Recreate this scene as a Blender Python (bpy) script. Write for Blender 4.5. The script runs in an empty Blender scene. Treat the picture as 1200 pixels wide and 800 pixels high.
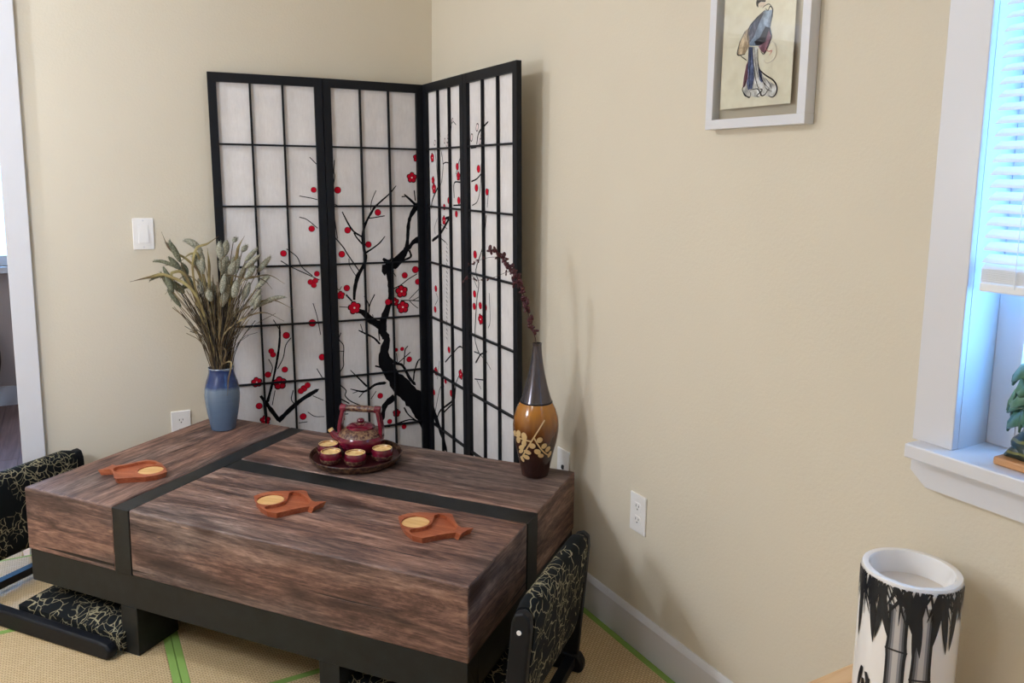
import bpy, bmesh, math, random
from mathutils import Vector, Matrix
R = random.Random(7)
sc = bpy.context.scene
COL = sc.collection

# ------------------------------------------------------------------ camera
cam_d = bpy.data.cameras.new('camera'); cam = bpy.data.objects.new('camera', cam_d); COL.objects.link(cam)
yaw, pit, rol = .51177, -.14293, .01281
fw = Vector((math.sin(yaw)*math.cos(pit), math.cos(yaw)*math.cos(pit), math.sin(pit)))
rt = Vector((math.cos(yaw), -math.sin(yaw), 0)); up = rt.cross(fw)
r2 = math.cos(rol)*rt + math.sin(rol)*up; u2 = -math.sin(rol)*rt + math.cos(rol)*up
M = Matrix((r2, u2, -fw)).transposed().to_4x4(); M.translation = Vector((-1.3995, -3.1911, 1.3508))
cam.matrix_world = M
cam_d.sensor_fit = 'HORIZONTAL'; cam_d.sensor_width = 36; cam_d.lens = 936.62/1200*36
cam_d.shift_x = 2/1200; cam_d.shift_y = -57.04/1200; cam_d.clip_start = .02
sc.camera = cam

# ------------------------------------------------------------------ world, lights, exposure
w = bpy.data.worlds.new('daylight'); sc.world = w; w.use_nodes = True
bg = w.node_tree.nodes['Background']; bg.inputs[0].default_value = (.17, .47, 1.0, 1); bg.inputs[1].default_value = 10.0
LC = (.82, .885, 1.0)
LAMPS = [((-2.5, -.38), 32, LC), ((-2.4, -2.4), 13, LC), ((-2.3, 1.25), 14, LC)]  # last entry is a hall lamp added to brighten the hall
FILL_LANTERN = ((-2.3, -1.35, 1.45), 43, LC, .2)  # unseen paper lantern, added for broad soft fill light
vs = sc.view_settings
vs.view_transform = 'Standard'; vs.look = 'None'; vs.gamma = 1; vs.use_curve_mapping = False
vs.exposure = 0.29
try: sc.cycles.max_bounces = 10; sc.cycles.diffuse_bounces = 6; sc.cycles.transparent_max_bounces = 16
except Exception: pass

# ------------------------------------------------------------------ helpers
class MB:
    def __init__(s): s.v = []; s.f = []
    def add(s, vs, fs):
        k = len(s.v); s.v += [tuple(a) for a in vs]; s.f += [tuple(i+k for i in f) for f in fs]; return s
    def box(s, x0, x1, y0, y1, z0, z1):
        return s.add([(x0,y0,z0),(x1,y0,z0),(x1,y1,z0),(x0,y1,z0),(x0,y0,z1),(x1,y0,z1),(x1,y1,z1),(x0,y1,z1)],
                     [(0,3,2,1),(4,5,6,7),(0,1,5,4),(1,2,6,5),(2,3,7,6),(3,0,4,7)])
    def hexa(s, p): return s.add(p, [(0,3,2,1),(4,5,6,7),(0,1,5,4),(1,2,6,5),(2,3,7,6),(3,0,4,7)])
    def lathe(s, prof, n=32, c=(0,0,0), caps=True):
        vs = []; fs = []
        for r, z in prof:
            for k in range(n):
                a = 2*math.pi*k/n; vs.append((c[0]+r*math.cos(a), c[1]+r*math.sin(a), c[2]+z))
        for j in range(len(prof)-1):
            for k in range(n):
                k2 = (k+1) % n; fs.append((j*n+k, j*n+k2, (j+1)*n+k2, (j+1)*n+k))
        if caps:
            fs.append(tuple(range(n-1,-1,-1))); m = (len(prof)-1)*n; fs.append(tuple(range(m, m+n)))
        return s.add(vs, fs)
    def tube(s, pts, rad, n=6, caps=True):
        pts = [Vector(p) for p in pts]
        if not isinstance(rad, (list, tuple)): rad = [rad]*len(pts)
        vs = []; fs = []; ref = None
        for i, p in enumerate(pts):
            t = (pts[min(i+1, len(pts)-1)]-pts[max(i-1, 0)])
            t = t.normalized() if t.length > 1e-9 else Vector((0,0,1))
            if ref is None: ref = Vector((0,0,1)) if abs(t.z) < .9 else Vector((1,0,0))
            a = (ref - t*ref.dot(t)).normalized(); b = t.cross(a); ref = a
            for k in range(n):
                th = 2*math.pi*k/n; vs.append(p + rad[i]*(math.cos(th)*a + math.sin(th)*b))
        for j in range(len(pts)-1):
            for k in range(n):
                k2 = (k+1) % n; fs.append((j*n+k, j*n+k2, (j+1)*n+k2, (j+1)*n+k))
        if caps: fs.append(tuple(range(n-1,-1,-1))); m = (len(pts)-1)*n; fs.append(tuple(range(m, m+n)))
        return s.add(vs, fs)
    def prism(s, poly, z0, z1):
        n = len(poly)
        return s.add([(x,y,z0) for x,y in poly]+[(x,y,z1) for x,y in poly],
                     [tuple(range(n-1,-1,-1)), tuple(range(n,2*n))]+[(k,(k+1)%n,n+(k+1)%n,n+k) for k in range(n)])
    def ell(s, c, r, nu=8, nv=6, rot=None):
        vs = []; fs = []; c = Vector(c)
        for j in range(nv+1):
            ph = math.pi*j/nv
            for k in range(nu):
                th = 2*math.pi*k/nu; d = Vector((r[0]*math.sin(ph)*math.cos(th), r[1]*math.sin(ph)*math.sin(th), r[2]*math.cos(ph)))
                if rot: d = rot @ d
                vs.append(c+d)
        for j in range(nv):
            for k in range(nu): k2 = (k+1) % nu; fs.append((j*nu+k, (j+1)*nu+k, (j+1)*nu+k2, j*nu+k2))
        return s.add(vs, fs)
    def xf(s, m): s.v = [tuple(m @ Vector(a)) for a in s.v]; return s

def obj(name, mb, mat, parent=None, smooth=False, bevel=0, seg=2):
    me = bpy.data.meshes.new(name); me.from_pydata(mb.v, [], mb.f)
    bm = bmesh.new(); bm.from_mesh(me); bmesh.ops.remove_doubles(bm, verts=bm.verts, dist=1e-6)
    bmesh.ops.recalc_face_normals(bm, faces=bm.faces); bm.to_mesh(me); bm.free()
    me.materials.append(mat)
    if smooth:
        for p in me.polygons: p.use_smooth = True
    o = bpy.data.objects.new(name, me); COL.objects.link(o)
    if parent: o.parent = parent
    if bevel:
        m = o.modifiers.new('bevel', 'BEVEL'); m.width = bevel; m.segments = seg; m.limit_method = 'ANGLE'; m.angle_limit = math.radians(40)
    if smooth == 'auto':
        for p in me.polygons: p.use_smooth = True
        try: me.set_sharp_from_angle(angle=math.radians(35))
        except Exception: pass
    return o
def tag(o, label, cat, group=None):
    o['label'] = label; o['category'] = cat
    if group: o['group'] = group
    return o
def struct(o): o['kind'] = 'structure'; return o
def empty(name, loc, rz=0):
    o = bpy.data.objects.new(name, None); COL.objects.link(o); o.location = loc; o.rotation_euler = (0,0,rz); o.empty_display_size = .05; return o
def dup(root, loc, rz):
    c = root.copy(); COL.objects.link(c); c.location = loc; c.rotation_euler = (0,0,rz)
    for ch in list(root.children):
        d = ch.copy(); COL.objects.link(d); d.parent = c
        for g in ch.children: e = g.copy(); COL.objects.link(e); e.parent = d
    return c
def spline(pts, n):
    pts = [Vector(p) for p in pts]; out = []
    P = [pts[0]*2-pts[1]] + pts + [pts[-1]*2-pts[-2]]
    for i in range(1, len(P)-2):
        for k in range(n):
            t = k/n; a, b, c, d = P[i-1], P[i], P[i+1], P[i+2]
            out.append(.5*((2*b)+(c-a)*t+(2*a-5*b+4*c-d)*t*t+(3*b-a-3*c+d)*t**3))
    out.append(pts[-1]); return out

# ------------------------------------------------------------------ materials
def mat(name, col=(.8,.8,.8), rough=.5, metal=0, spec=.5, coat=0):
    m = bpy.data.materials.new(name); m.use_nodes = True; b = m.node_tree.nodes['Principled BSDF']
    b.inputs['Base Color'].default_value = (*col, 1); b.inputs['Roughness'].default_value = rough; b.inputs['Metallic'].default_value = metal
    b.inputs['Specular IOR Level'].default_value = spec; b.inputs['Coat Weight'].default_value = coat
    return m
def N(m, t, **kw):
    n = m.node_tree.nodes.new(t)
    for k, v in kw.items(): setattr(n, k, v)
    return n
def L(m, a, b): m.node_tree.links.new(a, b)
def BS(m): return m.node_tree.nodes['Principled BSDF']
def coords(m, scale=(1,1,1), rot=(0,0,0), kind='Object'):
    tc = N(m, 'ShaderNodeTexCoord'); mp = N(m, 'ShaderNodeMapping'); mp.inputs['Scale'].default_value = scale; mp.inputs['Rotation'].default_value = rot
    L(m, tc.outputs[kind], mp.inputs['Vector']); return mp.outputs[0]
def noise(m, vec, scale, detail=4, rough=.55, dist=0):
    n = N(m, 'ShaderNodeTexNoise'); L(m, vec, n.inputs['Vector']); n.inputs['Scale'].default_value = scale; n.inputs['Detail'].default_value = detail
    n.inputs['Roughness'].default_value = rough; n.inputs['Distortion'].default_value = dist; return n.outputs['Fac']
def ramp(m, fac, stops, interp='LINEAR'):
    r = N(m, 'ShaderNodeValToRGB'); r.color_ramp.interpolation = interp; L(m, fac, r.inputs[0]); e = r.color_ramp.elements
    while len(e) < len(stops): e.new(.5)
    for el, (p, c) in zip(e, stops): el.position = p; el.color = (*c, 1) if len(c) == 3 else c
    return r.outputs[0]
def mix(m, fac, a, b, mode='MIX'):
    x = N(m, 'ShaderNodeMix', data_type='RGBA', blend_type=mode)
    if isinstance(fac, (int, float)): x.inputs[0].default_value = fac
    else: L(m, fac, x.inputs[0])
    for i, q in ((6, a), (7, b)):
        if isinstance(q, tuple): x.inputs[i].default_value = (*q, 1)
        else: L(m, q, x.inputs[i])
    return x.outputs[2]
def math_(m, op, a, b=0.0):
    x = N(m, 'ShaderNodeMath', operation=op)
    for i, q in ((0, a), (1, b)):
        if isinstance(q, (int, float)): x.inputs[i].default_value = q
        else: L(m, q, x.inputs[i])
    return x.outputs[0]
def bump(m, h, strength=.3, dist=.002):
    b = N(m, 'ShaderNodeBump'); b.inputs['Strength'].default_value = strength; b.inputs['Distance'].default_value = dist
    L(m, h, b.inputs['Height']); L(m, b.outputs[0], BS(m).inputs['Normal'])
def base(m, c): L(m, c, BS(m).inputs['Base Color'])
def srgb(r, g, b):
    f = lambda c: (c/255/12.92 if c/255 <= .04045 else ((c/255+.055)/1.055)**2.4)
    return (f(r), f(g), f(b))

def wall_mat(name, col):
    m = mat(name, col, .75, spec=.25); v = coords(m)
    a = noise(m, v, 3, 2); base(m, mix(m, a, tuple(c*.97 for c in col), tuple(min(1,c*1.03) for c in col)))
    h = noise(m, v, 120, 3, .6); bump(m, h, .28, .0025); return m
M_wall = wall_mat('beige_paint', srgb(216, 207, 188))
M_ceil = wall_mat('ceiling_paint', srgb(236, 232, 224))
M_hall = wall_mat('taupe_paint', srgb(176, 160, 152))
M_white = mat('white_trim', srgb(216, 216, 220), .35)
M_plate = mat('white_plastic', srgb(240, 238, 236), .3)
M_slot = mat('outlet_slot', (.03,.03,.03), .6)
M_blackwood = mat('black_lacquer', (.005,.006,.009), .5, spec=.25)

def wood_mat(name, axis, dark, mid, light, sc_=1.0, rough=.6, crack=True, mottled=True):
    m = mat(name, mid, rough, spec=.3); s = [11*sc_]*3; s[axis] = .8*sc_
    v = coords(m, tuple(s)); n1 = noise(m, v, 1.6, 8, .62, .8)
    s2 = [70*sc_]*3; s2[axis] = 1.6*sc_
    v2 = coords(m, tuple(s2)); n2 = noise(m, v2, 1.0, 4, .6, .3)
    f = math_(m, 'ADD', math_(m, 'MULTIPLY', n1, .62), math_(m, 'MULTIPLY', n2, .38))
    c = ramp(m, f, [(.32, dark), (.5, mid), (.66, light)])
    if mottled:
        v3 = coords(m, (2.2,2.2,2.2)); n3 = noise(m, v3, 1.7, 3, .5)
        c = mix(m, ramp(m, n3, [(.38,(0,0,0)),(.65,(.55,.55,.55))]), c, mix(m, .5, c, light))
    h = f
    if crack:
        s4 = [26*sc_]*3; s4[axis] = 1.1*sc_
        v4 = coords(m, tuple(s4)); n4 = noise(m, v4, 1.0, 2, .5, .4)
        k = ramp(m, n4, [(.30,(1,1,1)),(.345,(0,0,0))]); c = mix(m, k, c, tuple(q*.35 for q in dark))
        h = math_(m, 'SUBTRACT', f, math_(m, 'MULTIPLY', k, .9))
        # knots
        vk = N(m, 'ShaderNodeTexVoronoi'); sk = [5.5]*3; sk[axis] = 3.2
        L(m, coords(m, tuple(sk)), vk.inputs['Vector']); vk.inputs['Scale'].default_value = 1.0
        kk = ramp(m, vk.outputs['Distance'], [(.05,(1,1,1)),(.13,(0,0,0))]); c = mix(m, math_(m, 'MULTIPLY', kk, .7), c, tuple(q*.6 for q in dark))
    base(m, c); bump(m, h, .55, .003); return m
def reclaimed(name, axis):
    m = mat(name, (.2,.1,.08), .55, spec=.35)
    def sv(a, g): s = [a]*3; s[axis] = g; return coords(m, tuple(s))
    n1 = noise(m, sv(9,1.5), 1.5, 9, .7, 1.6); n2 = noise(m, sv(80,5), 1.0, 5, .65, .8); n3 = noise(m, sv(190,30), 1.0, 3, .6)
    f = math_(m,'ADD',math_(m,'ADD',math_(m,'MULTIPLY',n1,.52),math_(m,'MULTIPLY',n2,.28)),math_(m,'MULTIPLY',n3,.20))
    ca = ramp(m, f, [(.38,srgb(49,33,30)),(.47,srgb(98,71,62)),(.53,srgb(131,98,84)),(.62,srgb(170,134,116))])
    cb = ramp(m, f, [(.38,srgb(51,40,37)),(.47,srgb(91,75,70)),(.53,srgb(118,99,91)),(.62,srgb(158,136,125))])
    pt = noise(m, sv(5,1.1), 1.0, 3, .5); c = mix(m, ramp(m, pt, [(.42,(0,0,0)),(.58,(1,1,1))]), ca, cb)
    pd = noise(m, sv(7,1.6), 1.3, 2, .5, .6); c = mix(m, ramp(m, pd, [(.56,(0,0,0)),(.70,(.75,.75,.75))]), c, srgb(51,37,35))
    k1 = ramp(m, noise(m, sv(62,1.5), 1.0, 2, .5, .5), [(.27,(1,1,1)),(.31,(0,0,0))]); c = mix(m, k1, c, srgb(26,17,15))
    w1 = ramp(m, noise(m, sv(60,7), 1.0, 3, .6, .3), [(.70,(0,0,0)),(.76,(.8,.8,.8))]); c = mix(m, w1, c, srgb(199,158,127))
    vk = N(m,'ShaderNodeTexVoronoi'); L(m, sv(6.5,3.6), vk.inputs['Vector']); vk.inputs['Scale'].default_value = 1
    kk = ramp(m, vk.outputs['Distance'], [(.10,(1,1,1)),(.24,(0,0,0))]); c = mix(m, math_(m,'MULTIPLY',kk,.75), c, srgb(53,31,26))
    base(m, c); bump(m, math_(m,'SUBTRACT',f,math_(m,'MULTIPLY',k1,.6)), .7, .003); return m
M_wood_len = reclaimed('reclaimed_wood_lengthwise', 0); M_wood_cross = reclaimed('reclaimed_wood_crosswise', 1)
M_iron = mat('blackened_iron', srgb(40,46,47), .5, metal=.0, spec=.4)
_v = coords(M_iron); _n = noise(M_iron, _v, 18, 5); base(M_iron, ramp(M_iron, _n, [(.3, srgb(12,14,15)), (.7, srgb(25,29,31))]))
M_coaster = wood_mat('cherry_wood', 0, srgb(120,58,34), srgb(158,84,54), srgb(182,108,72), 2.5, .4, False, False)
M_cork = wood_mat('pale_inlay', 0, srgb(196,146,84), srgb(216,172,112), srgb(230,192,136), 3, .6, False, False)
M_pine = wood_mat('pine', 0, srgb(196,150,104), srgb(226,190,148), srgb(236,206,170), 1.2, .45, False, False)
M_plank = wood_mat('hall_planks', 1, srgb(72,50,44), srgb(112,84,76), srgb(140,112,104), 1.0, .45, False, True)
M_darkfurn = mat('dark_mahogany', srgb(56,32,28), .35)

def tatami():
    m = mat('tatami_weave', srgb(200,176,128), .55, spec=.5); v = coords(m, (1,1,1))
    b = N(m, 'ShaderNodeTexBrick'); L(m, v, b.inputs['Vector']); b.inputs['Scale'].default_value = 1; b.inputs['Brick Width'].default_value = .014; b.inputs['Row Height'].default_value = .0062
    b.inputs['Mortar Size'].default_value = .0016; b.inputs['Mortar Smooth'].default_value = .6; b.offset = .5
    b.inputs['Color1'].default_value = (*srgb(232,208,164),1); b.inputs['Color2'].default_value = (*srgb(218,192,146),1); b.inputs['Mortar'].default_value = (*srgb(160,132,92),1)
    n = noise(m, v, 4, 3); base(m, mix(m, math_(m,'MULTIPLY',n,.25), b.outputs['Color'], srgb(190,160,110))); bump(m, math_(m,'SUBTRACT',1.0,b.outputs['Fac']), .6, .002); return m
M_tatami = tatami()
M_border = mat('green_cloth_border', srgb(132,164,84), .8, spec=.2)

def fabric():
    m = mat('black_glyph_fabric', (.01,.012,.014), .85, spec=.2)
    v = coords(m); nz = N(m, 'ShaderNodeTexNoise'); L(m, v, nz.inputs['Vector']); nz.inputs['Scale'].default_value = 22; nz.inputs['Detail'].default_value = 1.5
    va = N(m, 'ShaderNodeVectorMath', operation='MULTIPLY_ADD'); L(m, nz.outputs['Color'], va.inputs[0]); va.inputs[1].default_value = (.05,.05,.05); L(m, v, va.inputs[2])
    lines = None
    for sc_, wd in ((21, .030), (40, .036)):
        vo = N(m, 'ShaderNodeTexVoronoi', feature='DISTANCE_TO_EDGE'); L(m, va.outputs[0], vo.inputs['Vector']); vo.inputs['Scale'].default_value = sc_
        l = ramp(m, vo.outputs['Distance'], [(wd*.55,(1,1,1)),(wd,(0,0,0))])
        mk = noise(m, v, 15 if sc_ == 21 else 10, 1); g = ramp(m, mk, [(.47,(0,0,0)),(.5,(1,1,1))] if sc_ == 21 else [(.5,(1,1,1)),(.53,(0,0,0))])
        l = mix(m, 1.0, l, g, 'MULTIPLY'); lines = l if lines is None else mix(m, 1.0, lines, l, 'ADD')
    c = mix(m, lines, srgb(15,19,22), srgb(148,140,112)); base(m, c); bump(m, noise(m, v, 500, 2), .3, .001); return m
M_fabric = fabric()

def paper():
    m = mat('rice_paper', srgb(224,219,216), .9, spec=.1); v = coords(m); n = noise(m, v, 9, 6, .7); n2 = noise(m, coords(m,(40,40,6)), 4, 4, .7)
    c = ramp(m, math_(m,'ADD',math_(m,'MULTIPLY',n,.6),math_(m,'MULTIPLY',n2,.4)), [(.3, srgb(212,207,205)), (.7, srgb(234,230,228))]); base(m, c); return m
M_paper = paper()
M_ink = mat('black_ink', (.006,.006,.008), .8, spec=.1)
M_red = mat('red_print', srgb(196,18,44), .8, spec=.1)
M_pistil = mat('pale_flower_centre', srgb(236,220,220), .8, spec=.1)

def glass_mat():
    m = bpy.data.materials.new('clear_glass'); m.use_nodes = True; nt = m.node_tree; nt.nodes.clear()
    o = nt.nodes.new('ShaderNodeOutputMaterial'); a = nt.nodes.new('ShaderNodeBsdfTransparent'); g = nt.nodes.new('ShaderNodeBsdfGlossy'); g.inputs['Roughness'].default_value = .02
    lw = nt.nodes.new('ShaderNodeLayerWeight'); lw.inputs[0].default_value = .5; f = nt.nodes.new('ShaderNodeMath'); f.operation = 'MULTIPLY_ADD'; pw = nt.nodes.new('ShaderNodeMath'); pw.operation = 'POWER'; L(m, lw.outputs['Facing'], pw.inputs[0]); pw.inputs[1].default_value = 5; L(m, pw.outputs[0], f.inputs[0]); f.inputs[1].default_value = .9; f.inputs[2].default_value = .04; x = nt.nodes.new('ShaderNodeMixShader')
    a.inputs[0].default_value = (.97,.98,.98,1)
    L(m, f.outputs[0], x.inputs[0]); L(m, a.outputs[0], x.inputs[1]); L(m, g.outputs[0], x.inputs[2]); L(m, x.outputs[0], o.inputs[0]); return m
M_glass = glass_mat()

# ------------------------------------------------------------------ measured outlines (millimetres)
STROKES=[[[[360,1420,3.4],[385,1394,3.4]],[[315,1270,3.1],[360,1262,3.1],[383,1256,3.1]],[[312,1188,3.4],[341,1178,3.4],[379,1145,3.4]],[[258,1065,3.7],[296,1033,3.7],[314,992,3.7],[352,957,3.7]],[[234,1019,3.7],[274,993,3.7],[352,953,3.7],[378,939,3.7]],[[219,769,6.2],[216,701,9.3],[202,621,9.3],[181,534,9.3],[160,463,12.3]],[[134,487,9.3],[163,440,15.4],[198,383,18.5]],[[196,376,18.5],[249,424,18.5],[294,458,18.5],[352,489,15.4]],[[147,479,12.3],[151,391,12.3]],[[261,712,3.7],[239,684,3.7],[227,634,3.7],[204,591,3.7]],[[196,788,3.7],[215,752,3.7]],[[171,632,3.1],[184,600,3.1],[178,573,3.1]],[[190,504,3.1],[177,446,3.1]],[[351,846,3.1],[361,809,3.1],[368,774,3.1],[376,718,3.1]],[[356,579,3.7],[376,540,3.7]],[[260,498,3.7],[251,462,3.7],[265,438,3.7]],[[336,468,3.1],[376,446,3.1]],[[313,403,3.1],[340,382,3.1],[377,377,3.1]],[[275,361,3.1],[309,362,3.1]]],[[[391,1241,18.5],[371,1218,21.6],[349,1183,13.9],[340,1143,15.4],[334,1076,15.4],[325,1044,24.7],[287,1001,40.1],[257,982,43.2],[256,934,24.7],[255,902,21.6],[255,854,21.6],[239,801,27.8],[222,759,30.9],[217,714,34.0],[229,690,30.9],[235,672,30.9],[223,633,40.1],[222,593,52.5],[245,536,55.6],[281,484,67.9],[324,435,80.2],[365,387,92.6],[399,335,98.8]],[[227,1015,12.3],[241,1004,18.5],[259,993,21.6]],[[230,990,15.4],[232,962,24.7]],[[390,1092,27.8],[360,1079,18.5],[342,1055,15.4]],[[342,1047,9.3],[348,1019,9.3],[315,1005,9.3]],[[325,1278,4.6],[347,1259,9.3],[370,1238,12.3]],[[369,1294,4.6],[373,1252,4.6]],[[314,1268,4.6],[330,1269,4.6]],[[213,735,34.0],[172,759,27.8],[141,793,21.6],[118,805,18.5]],[[101,850,12.3],[105,894,13.9],[118,944,15.4],[135,974,15.4],[150,1002,12.3],[153,1029,15.4],[146,1070,9.3],[143,1105,9.3],[152,1142,9.3],[165,1173,9.3],[186,1207,9.3],[204,1231,7.7],[260,1278,6.2],[291,1312,3.1]],[[206,1293,3.1],[194,1269,3.1],[185,1245,3.1],[181,1214,3.1]],[[173,1181,4.3],[193,1183,4.3],[238,1190,4.3]],[[64,1208,4.6],[85,1164,6.2],[108,1129,6.8],[139,1108,7.7]],[[109,1124,6.2],[119,1105,6.2],[142,1077,6.2]],[[157,1042,7.7],[181,1056,6.2],[214,1079,6.2],[238,1106,3.1]],[[29,1217,3.7],[35,1160,3.7],[41,1103,3.7]],[[25,1114,4.9],[63,1067,4.9],[81,1036,4.9],[123,972,4.9]],[[85,1020,3.1],[88,989,3.1],[114,945,3.1]],[[40,1411,3.7],[36,1366,3.7],[39,1349,3.7],[32,1310,3.7]],[[30,1241,3.7],[50,1229,3.7]],[[39,826,3.1],[72,822,3.1]],[[68,874,7.7],[91,847,7.7]],[[30,905,3.1],[41,894,3.1],[51,907,3.1]],[[144,864,4.6],[163,822,4.6],[159,787,4.6]],[[188,869,4.6],[171,838,4.6],[163,817,4.6]],[[176,786,3.1],[181,763,3.1]],[[271,889,4.0],[301,902,4.0],[335,925,4.0],[373,945,4.0]],[[269,957,3.1],[281,940,3.1]],[[299,837,4.0],[337,835,4.0],[384,830,4.0]],[[337,840,3.1],[363,864,3.1],[384,883,3.1]],[[354,834,3.1],[380,847,3.1]],[[337,835,3.1],[354,816,3.1],[374,800,3.1]],[[115,724,4.0],[143,708,7.7],[179,687,7.7],[202,662,9.3]],[[124,749,3.1],[133,717,3.1]],[[200,712,4.6],[203,675,4.6]],[[42,719,4.0],[33,693,4.0],[51,665,4.0],[48,612,4.0],[48,581,4.0],[33,557,4.0]],[[33,644,3.1],[50,641,3.1]],[[181,568,7.7],[213,557,7.7]],[[76,560,3.1],[111,521,6.2],[142,486,7.7]],[[73,481,3.1],[132,464,9.3],[179,488,10.8],[220,491,12.3]],[[108,441,4.0],[127,460,4.0]],[[159,429,3.1],[182,459,3.1]],[[83,462,3.1],[102,467,3.1]],[[246,591,12.3],[274,570,12.3],[302,557,12.3],[329,503,12.3],[352,473,12.3]],[[307,561,4.6],[313,621,4.6],[325,639,4.6]],[[283,572,4.0],[336,612,4.0]],[[275,614,3.1],[278,577,3.1]],[[348,488,6.2],[353,525,6.2],[369,569,6.2],[379,578,6.2]],[[263,427,30.9],[217,391,24.7],[207,340,18.5]],[[31,503,4.6],[55,477,4.6],[51,455,4.6],[72,430,4.6],[112,407,4.6]],[[26,445,6.8],[64,422,6.8]],[[303,375,6.2],[325,337,6.2],[379,292,6.2]],[[229,300,6.2],[256,304,6.2],[325,318,6.2],[371,304,6.2]],[[24,378,4.6],[59,377,4.6]]],[[[27,359,43.2],[117,287,34.0],[171,229,27.8]],[[169,1326,4.6],[188,1396,4.6],[172,1449,4.6]],[[130,1326,3.7],[116,1409,3.7],[104,1456,3.7]],[[161,1323,9.3],[137,1314,9.3],[69,1258,9.3],[55,1226,9.3]],[[188,1401,4.6],[219,1407,4.6],[271,1401,4.6]],[[295,1271,6.2],[297,1328,6.2],[370,1331,6.2]],[[315,1362,4.6],[344,1406,4.6],[374,1439,4.6]],[[285,1242,6.2],[374,1247,6.2]],[[263,1195,12.3],[210,1189,12.3]],[[267,1207,12.3],[147,1124,12.3],[61,1090,12.3]],[[139,1109,4.6],[202,1093,4.6]],[[118,1184,2.5],[85,1143,2.5],[93,1119,2.5]],[[208,1093,3.1],[220,1084,3.1]],[[208,1077,2.4],[220,1068,2.4]],[[206,1060,4.2],[218,1052,4.2]],[[206,1044,1.9],[218,1035,1.9]],[[206,1028,4.1],[218,1019,4.1]],[[204,1011,2.7],[216,1002,2.7]],[[204,995,2.8],[216,986,2.8]],[[204,978,3.9],[216,970,3.9]],[[202,961,1.9],[214,953,1.9]],[[202,945,4.3],[214,936,4.3]],[[202,928,2.3],[214,920,2.3]],[[200,912,3.3],[212,903,3.3]],[[200,895,3.6],[212,887,3.6]],[[200,878,2.1],[212,870,2.1]],[[197,861,4.3],[210,853,4.3]],[[198,845,2.0],[210,836,2.0]],[[198,828,3.7],[210,820,3.7]],[[195,811,3.2],[208,803,3.2]],[[196,794,2.4],[208,786,2.4]],[[196,777,4.2],[208,769,4.2]],[[193,760,1.9],[206,752,1.9]],[[194,743,4.0],[206,735,4.0]],[[194,727,2.7],[206,719,2.7]],[[191,709,2.7],[204,701,2.7]],[[141,1164,2.5],[221,1148,2.5]],[[177,600,6.2],[259,654,6.2],[332,696,6.2],[381,684,6.2]],[[281,533,4.6],[338,598,4.6]],[[114,592,3.1],[88,509,3.1]],[[144,376,7.7],[201,413,7.7],[265,461,7.7],[285,534,7.7]],[[57,360,4.6],[108,464,4.6],[150,505,4.6]],[[276,514,9.3],[255,461,9.3],[121,383,9.3],[75,335,9.3]],[[89,875,3.1],[109,853,3.1],[79,824,3.1]],[[271,1536,3.7],[289,1560,3.7],[321,1546,3.7]],[[166,1508,3.1],[149,1535,3.1]],[[235,1479,3.7],[270,1520,3.7],[281,1567,3.7]]],[[[37,1458,12.3],[82,1460,12.3]],[[88,1468,6.2],[108,1509,6.2],[180,1541,6.2]],[[39,1335,5.6],[90,1347,5.6],[146,1377,5.6]],[[44,1248,3.7],[90,1266,3.7],[116,1320,3.7],[123,1399,3.7]],[[182,1310,3.7],[169,1247,3.7]],[[161,1218,5.6],[154,1186,5.6],[129,1102,5.6],[70,1013,5.6],[94,966,5.6],[75,899,5.6],[56,766,5.6],[71,725,5.6],[96,700,5.6]],[[96,700,6.2],[153,723,6.2]],[[37,991,3.1],[80,949,3.1]],[[179,942,3.1],[185,845,3.1],[170,814,3.1]],[[102,702,7.7],[62,664,7.7]],[[102,702,3.1],[161,680,3.1],[187,664,3.1]],[[49,597,4.6],[138,613,4.6]],[[68,597,3.1],[105,571,3.1]],[[47,702,4.6],[86,703,4.6]]]]
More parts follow.
